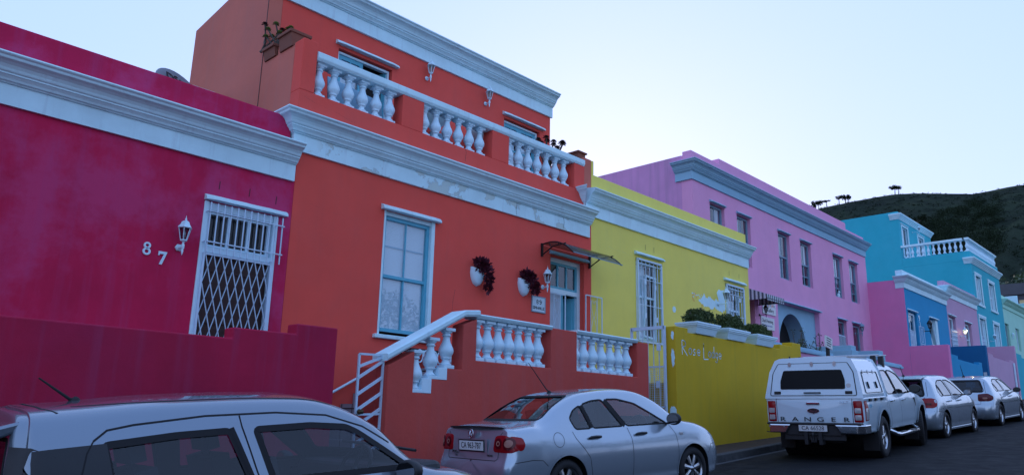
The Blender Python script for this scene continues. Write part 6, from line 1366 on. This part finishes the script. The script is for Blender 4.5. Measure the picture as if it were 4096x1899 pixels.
for sg in (-1, 1):
    Lp = [(sg*.715,.70),(sg*.715,1.085),(sg*.87,1.085),(sg*.872,.70)]; tl_ = sh.panel('rear', rpoly(Lp if sg > 0 else Lp[::-1], .02), .004, 'tail_light', 'red_lens', pk, 1, .05, .02)
    for z0, z1, mt in ((.74,.83,'clear_lens'), (.865,.955,'clear_lens')): Lq = [(sg*.735,z0),(sg*.735,z1),(sg*.845,z1),(sg*.845,z0)]; sh.panel('rear', rpoly(Lq if sg > 0 else Lq[::-1], .015), .026, 'lens', mt, tl_, 1, .04, .004)
    if sg < 0: sh.panel('side', rpoly([(.07,.72),(.19,.74),(.25,.90),(.19,1.085),(.07,1.085)], .02), .006, 'lamp_side', 'red_lens', tl_, -1, .05, .01); sh.panel('side', rpoly([(.08,.74),(.16,.76),(.20,.86),(.20,.95),(.08,.95)], .015), .018, 'lens', 'clear_lens', tl_, -1, .04, .003)
g_ = MB(); sh.line('rear', [(-.70,1.13),(-.69,.60),(.69,.60),(.70,1.13)], .010, .002, g_)
for l in ([(1.72,1.14),(1.74,.9),(1.86,.62),(1.88,.49)], [(2.64,1.14),(2.66,.8),(2.64,.49)], [(3.72,1.14),(3.80,.95),(3.80,.6),(3.76,.49)], [(1.62,1.15),(1.60,.9),(1.63,.5)]): sh.line('side', l, .010, .0015, g_, -1)
g_.build('seam', M['gap'], pk, True)
cp = MB(); secs = []
OUT = [(.885,1.150),(.878,1.20),(.80,1.62),(.70,1.83),(.62,1.865),(0,1.885)]
for (x0, lean) in ((0, 1), (1, 0)):
    ring = []
    for y, z in OUT: ring.append(((.03+.19*(z-1.15) if lean else 1.72-.10*(z-1.15)), y, z))
    secs.append(ring)
vs = []
for r_ in secs: vs += r_ + [(p[0], -p[1], p[2]) for p in r_[-2::-1]]
nn = len(vs)//2; cp.add(vs, [(i, nn+i, nn+i+1, i+1) for i in range(nn-1)] + [tuple(range(nn))[::-1], tuple(range(nn, 2*nn)), (0, nn-1, 2*nn-1, nn)])
can = cp.build('canopy', M['carwhite'], pk, True, bevel=.022, seg=3)
def crear(y, z): return .03+.19*(z-1.15)
def rquad(pts, off, name, mat, parent=can):
    mb = MB(); pts = rpoly(pts, .03); ar_ = sum(pts[i-1][0]*pts[i][1]-pts[i][0]*pts[i-1][1] for i in range(len(pts))); pts = pts if ar_ < 0 else pts[::-1]; k = len(pts); mb.add([(crear(*p)-off, p[0], p[1]) for p in pts] + [(crear(*p)+.01, p[0], p[1]) for p in pts], [tuple(range(k))] + [(i, k+i, k+(i+1) % k, (i+1) % k) for i in range(k)]); return mb.build(name, M[mat], parent, True)
dr_ = rquad([(-.79,1.19),(.79,1.19),(.74,1.60),(.64,1.78),(-.64,1.78),(-.74,1.60)], .008, 'rear_door', 'carwhite')
gp = MB(); pts = rpoly([(-.80,1.185),(.80,1.185),(.75,1.605),(.65,1.785),(-.65,1.785),(-.75,1.605)], .03)
for a, b in zip(pts, pts[1:]+pts[:1]): gp.beam((crear(*a)-.006, a[0], a[1]), (crear(*b)-.006, b[0], b[1]), .012, .008)
gp.build('door_seal', M['gap'], can, True)
rquad([(-.60,1.30),(.60,1.30),(.60,1.46),(.54,1.655),(-.54,1.655),(-.60,1.46)], .014, 'rear_window', 'tintblack')
for y in (-.42, 0, .42):
    hb_ = MB(); hb_.box(crear(0,1.79)-.025, crear(0,1.79)+.0, y-.03, y+.03, 1.735, 1.80); hb_.box(crear(0,1.8)-.03, crear(0,1.8)-.0, y-.012, y+.012, 1.72, 1.81); hb_.build('hinge', M['alloy'], can, True)
for y in (-.66, .66):
    hb_ = MB(); hb_.box(crear(0,1.235)-.022, crear(0,1.235), y-.065, y+.065, 1.205, 1.265); hb_.build('lock', M['plastic'], can, True, bevel=.012)
hb_ = MB(); hb_.tube([(crear(0,1.22)-.01, -.15, 1.235), (crear(0,1.22)-.05, -.13, 1.235), (crear(0,1.22)-.05, .13, 1.235), (crear(0,1.22)-.01, .15, 1.235)], .014, 6); hb_.build('handle', M['black'], can, True)
rquad([(-.70,1.33),(-.62,1.33),(-.62,1.40),(-.70,1.40)], .012, 'sticker', 'clear_lens')
def cside(x, z, off=0):
    y = float(np.interp(z, [p[1] for p in OUT[1:5]], [p[0] for p in OUT[1:5]])); return (x, -(y+off), z)
sd2 = MB(); P4 = rpoly([(.34,1.22),(1.50,1.22),(1.42,1.605),(.40,1.605)], .04); k = len(P4)
fr_, inn = [cside(x, z, .010) for x, z in P4], None; sd2.add([cside(x, min(z, 1.62), .012) if z <= 1.62 else cside(x, z, .012) for x, z in P4], [tuple(range(k))]); 
hs = MB()
for a, b in zip(P4, P4[1:]+P4[:1]): hs.beam(cside(*a, .006), cside(*b, .006), .010, .010)
hs.build('side_hatch_seal', M['gap'], can, True)
for x in (.62, 1.18):
    hb_ = MB(); hb_.beam(cside(x, 1.30, .012), cside(x-.02, 1.42, .012), .030, .02); hb_.build('latch', M['black'], can, True)
for x in (.5, .85, 1.2): hb_ = MB(); hb_.beam(cside(x, 1.58, .008), cside(x, 1.64, .008), .05, .014); hb_.build('hinge', M['alloy'], can, True)
for sg in (-1, 1): rr_ = MB(); rr_.beam((.28, sg*.60, 1.885), (1.62, sg*.60, 1.888), .035, .022); rr_.build('roof_rail', M['alloy'], can, True)
for x in (.34, .9): hb_ = MB(); hb_.tube([(x, .48, 1.88), (x, .48, 1.93)], .014, 6); hb_.build('tie_down', M['black'], can, True)
for x in (1.95, 2.55):
    rb_ = bpy.data.objects.new('roof_bar', None); COL.objects.link(rb_); rb_.parent = pk
    mb = MB(); mb.beam((x, -.76, 1.945), (x, .76, 1.945), .07, .028); mb.build('crossbar', M['alloy'], rb_, True, bevel=.01)
    for sg in (-1, 1): mb = MB(); mb.prism([(x-.07,1.70),(x+.07,1.70),(x+.045,1.93),(x-.045,1.93)], 'y', sg*.60, sg*.70); mb.build('foot', M['black'], rb_, True, bevel=.012)
bp = bpy.data.objects.new('rear_bumper', None); COL.objects.link(bp); bp.parent = pk
for sg in (-1, 1):
    mb = MB(); mb.prism([(-.13, sg*.40), (-.13, sg*.80), (-.03, sg*.915), (.30, sg*.925), (.30, sg*.88), (-.0, sg*.85), (-.08, sg*.78), (-.08, sg*.40)], 'z', .50, .66)
    vv = [(p[0], p[1]-(sg*.10 if (p[2] < .55 and abs(p[1]) < .5) else 0)*-1, p[2]) for p in mb.v]; mb.v = vv; mb.build('bumper_end', M['chrome'], bp, True, bevel=.02, seg=3)
    for y in (.52, .80): mb = MB(); mb.disc((0,0,0), .016, 12, 'x'); mb.xform(Matrix.Translation((-.134, sg*y, .62))); mb.build('sensor', M['silver'], bp, True)
mb = MB(); mb.box(-.115, .12, -.86, .86, .655, .69); mb.box(-.075, .05, -.5, .5, .46, .665); mb.build('step_pad', M['plastic'], bp, True, bevel=.012)
plate(pk, rearM(-.10, 0, .592), 'CA 66528', (.52, .113), .105, .95)
hk = MB(); hk.box(-.05, .02, -.55, .55, .38, .50); hk.box(-.12, .05, -.16, -.10, .30, .52); hk.box(-.12, .05, .10, .16, .30, .52); hk.box(-.10, .2, -.05, .05, .34, .42); hk.lathe([(.001,.52),(.025,.50),(.025,.46),(.015,.44),(.02,.38)], (-.13, 0, 0), 10); hk.build('tow_hitch', M['plastic'], pk, True)
ax = MB(); ax.tube([(1.23, -.7, .39), (1.23, .7, .39)], .07, 10); ax.sphere((1.23, 0, .39), .15, 10, 8); ax.box(.3, 4.6, -.5, -.42, .42, .52); ax.box(.3, 4.6, .42, .5, .42, .52); ax.box(.45, 1.0, -.38, .38, .30, .48); ax.build('chassis', M['black'], pk, True)
for x in (.72, 3.9):
    for sg in (-1, 1): mb = MB(); mb.box(x, x+.012, sg*.64, sg*.92, .16, .58); mb.build('mud_flap', M['rubber'], pk, True)
for sg in (-1, 1):
    mb = MB(); mb.tube([(1.86, sg*.84, .47), (1.92, sg*.96, .40), (2.05, sg*.985, .385), (3.6, sg*.985, .385), (3.75, sg*.96, .40), (3.80, sg*.84, .47)], .042, 10); sb_ = mb.build('side_step', M['chrome'], pk, True)
    for x in (2.1, 2.95): mb = MB(); mb.box(x, x+.5, sg*.945, sg*1.02, .418, .43); mb.build('tread', M['plastic'], sb_, True, bevel=.006)
mirror(pk, 3.50, -.90, 1.22, -1, 'plastic', 1.05); mirror(pk, 3.50, .90, 1.22, 1, 'plastic', 1.05)
for x, z in ((1.95, 1.03), (2.86, 1.03)): handle(sh, pk, x, z, 'chrome', -1, False)
for x in (.40, .80, 1.22):
    q_, n_ = sh.hit('side', x, 1.10, -1); mb = MB(); mb.box(x-.06, x+.06, q_.y-.03, q_.y+.01, 1.07, 1.12); mb.build('canopy_clamp', M['black'], pk, True, bevel=.01)
tx = text_mesh('RANGER', .125, 'LEFT', .003, sx=1.55); gl_ = []
for i, ch in enumerate('RANGER'):
    tx = text_mesh(ch, .115, 'CENTER', .003, sx=1.65); tx.xform(rearM(.008, .585-.234*i, .745) @ FACE_STREET); tx.build('lettering', M['ink'], pk, True)
for s_, y, z, sz, mt in (('XLT', -.56, 1.06, .055, 'chrome'), ):
    tx = text_mesh(s_, sz, 'CENTER', .004, .15, 1.6); tx.xform(rearM(.008, y, z) @ FACE_STREET); tx.build('lettering', M[mt], pk, True)
q_, n_ = sh.hit('side', .38, .985, -1); tx = text_mesh('4x4', .10, 'CENTER', .003, .2); tx.xform(Matrix.Translation((.40, q_.y-.008, .985)) @ FACE_STREET); tx.build('lettering', M['grey'], pk, True)
em = MB(); em.disc((0,-.008,0), .112, 32, 'y', 0, .045); eb = em.xform(rearM(.008, 0, .905)).build('badge', M['chrome'], pk, True); em = MB(); em.disc((0,-.012,0), .10, 32, 'y', 0, .037); em.xform(rearM(.008, 0, .905)); em.build('badge_field', M['ink'], eb, True)
tx = text_mesh('Ford', .055, 'CENTER', .001, .3, 1.3); tx.xform(rearM(-.006, 0, .903) @ FACE_STREET); tx.build('lettering', M['chrome'], eb, True)
hb_ = MB(); hb_.box(.0, .05, -.125, .125, 1.015, 1.07); hb_.build('tailgate_handle', M['chrome'], pk, True, bevel=.012)
q_, n_ = sh.hit('side', 3.93, 1.0, -1); vn = MB(); vn.prism([(3.84,1.06),(3.92,1.06),(3.97,.90),(3.92,.86)], 'y', q_.y-.012, q_.y+.01); vn.build('wing_vent', M['black'], pk, True, bevel=.006)
seats(pk, (2.2, 3.0), .80, .38); dash(pk, 3.55, 1.14, .72, 3.22, -.38, 1.12); ff = MB(); ff.box(1.8, 4.0, -.7, .7, .5, .55); ff.build('cabin_floor', M['seat'], pk, True)

# ---- silver hatchback in the foreground, its roof and side windows in frame
sw = place('silver_hatchback', (1.24, 5.80, zr(1.18)-.05), 0, PITCH, 'silver hatchback with floating roof and short aerial, cut off by the bottom edge', 'car', 'silver hatchbacks in a row'); sh, k = hatch_shell(3.84, .845, 1.50, .22); sw.scale = (1.05, 1, .985)
SWW = [rpoly(p, .03) for p in ([(.615,.93),(.575,1.24),(1.0,1.275),(1.345,1.285),(1.46,.93)], [(1.61,.93),(1.53,1.285),(1.95,1.292),(2.25,1.265),(2.34,1.22),(2.74,.93)])]
SRW = rpoly([(-.58,.99),(.58,.99),(.48,1.30),(-.48,1.30)], .06); SFW = rpoly([(-.66,1.02),(.66,1.02),(.53,1.37),(-.53,1.37)], .05)
cuts = [('side', p, s_) for p in SWW for s_ in (-1, 1)] + [('rear', SRW, 1), ('front', SFW, 1)] + [('side', circle(x, .31, .35, 36), s_) for x in (.66, 3.09) for s_ in (-1, 1)]
sh.body(cuts, M['silver_dark'], sw); generic_windows(sh, sw, SWW, 'carglass2', seal=.045); cap_window(sh, sw, 'rear', SRW, 'tint', 'rear_window'); cap_window(sh, sw, 'front', SFW, 'carglass', 'windscreen')
for sg in (-1, 1):
    sh.panel('side', [(.13,1.225),(.30,1.238),(.59,1.252),(.625,.90),(.52,.90),(.44,.99),(.36,1.045),(.22,1.05),(.12,1.03)], .004, 'quarter_panel', 'plastic', sw, sg, .06)
    pm_ = MB(); sh.line('side', [(1.475,.93),(1.362,1.305)], .03, .004, pm_, sg); pm_.build('window_pillar', M['gap'], sw, True)
g_ = MB()
for sg in (-1, 1):
    sh.line('side', [(.52,1.27),(.60,1.33),(.75,1.355),(1.2,1.392),(1.7,1.395),(2.1,1.36),(2.4,1.26),(2.62,1.12)], .012, .002, g_, sg); sh.line('side', [(1.53,.90),(1.50,1.0),(1.435,1.31),(1.43,1.385)], .010, .002, g_, sg); sh.line('side', [(.52,1.27),(.48,1.2),(.44,1.05),(.40,.95)], .008, .0055, g_, sg)
    sh.line('top', [(.30, 0), (.30, sg*.40), (.36, sg*.52)], .014, .002, g_); sh.line('top', [(.46, sg*.40),(.9, sg*.46),(1.6, sg*.47),(2.2, sg*.50)], .016, .002, g_)
g_.build('seam', M['gap'], sw, True)
for sg in (-1, 1): sh.panel('rear', [(sg*.79,.97),(sg*.60,.97),(sg*.53,1.26),(sg*.66,1.25),(sg*.74,1.13)], .005, 'rear_pillar', 'plastic', sw, 1, .05)
gl2 = MB(); sp2 = MB(); sp2.prism([(-.06,1.30),(-.05,1.345),(.35,1.445),(.35,1.41),(.10,1.31)], 'y', -.50, .50); sp2.build('roof_spoiler', M['silver_dark'], sw, True, bevel=.018, seg=3)
aerial(sw, (.60, 0, 1.50), (-.22, 0, .17), r=.016); mirror(sw, 2.62, -.80, .88, -1, 'plastic', 1.05); mirror(sw, 2.62, .80, .88, 1, 'plastic', 1.05)
seats(sw, (1.22, 2.02), .56); dash(sw, 2.85, .94, .68, 2.52, -.36, .92); ff = MB(); ff.box(.4, 3.1, -.62, .62, .24, .27); ff.build('cabin_floor', M['seat'], sw, True)
for x in (.66, 3.09): well(sw, x, .35, .82).build('wheel_well', M['black'], sw, True)
for x in (.66, 3.09):
    for sg in (-1, 1): wheel(sw, x, sg*.73, .30, .19, sg, 5, .205)
wp = MB(); wp.tube([(3.02,-.5,1.02),(2.98,-.1,1.05),(2.9,.4,1.08)], .014, 5); wp.build('wiper', M['black'], sw, True)
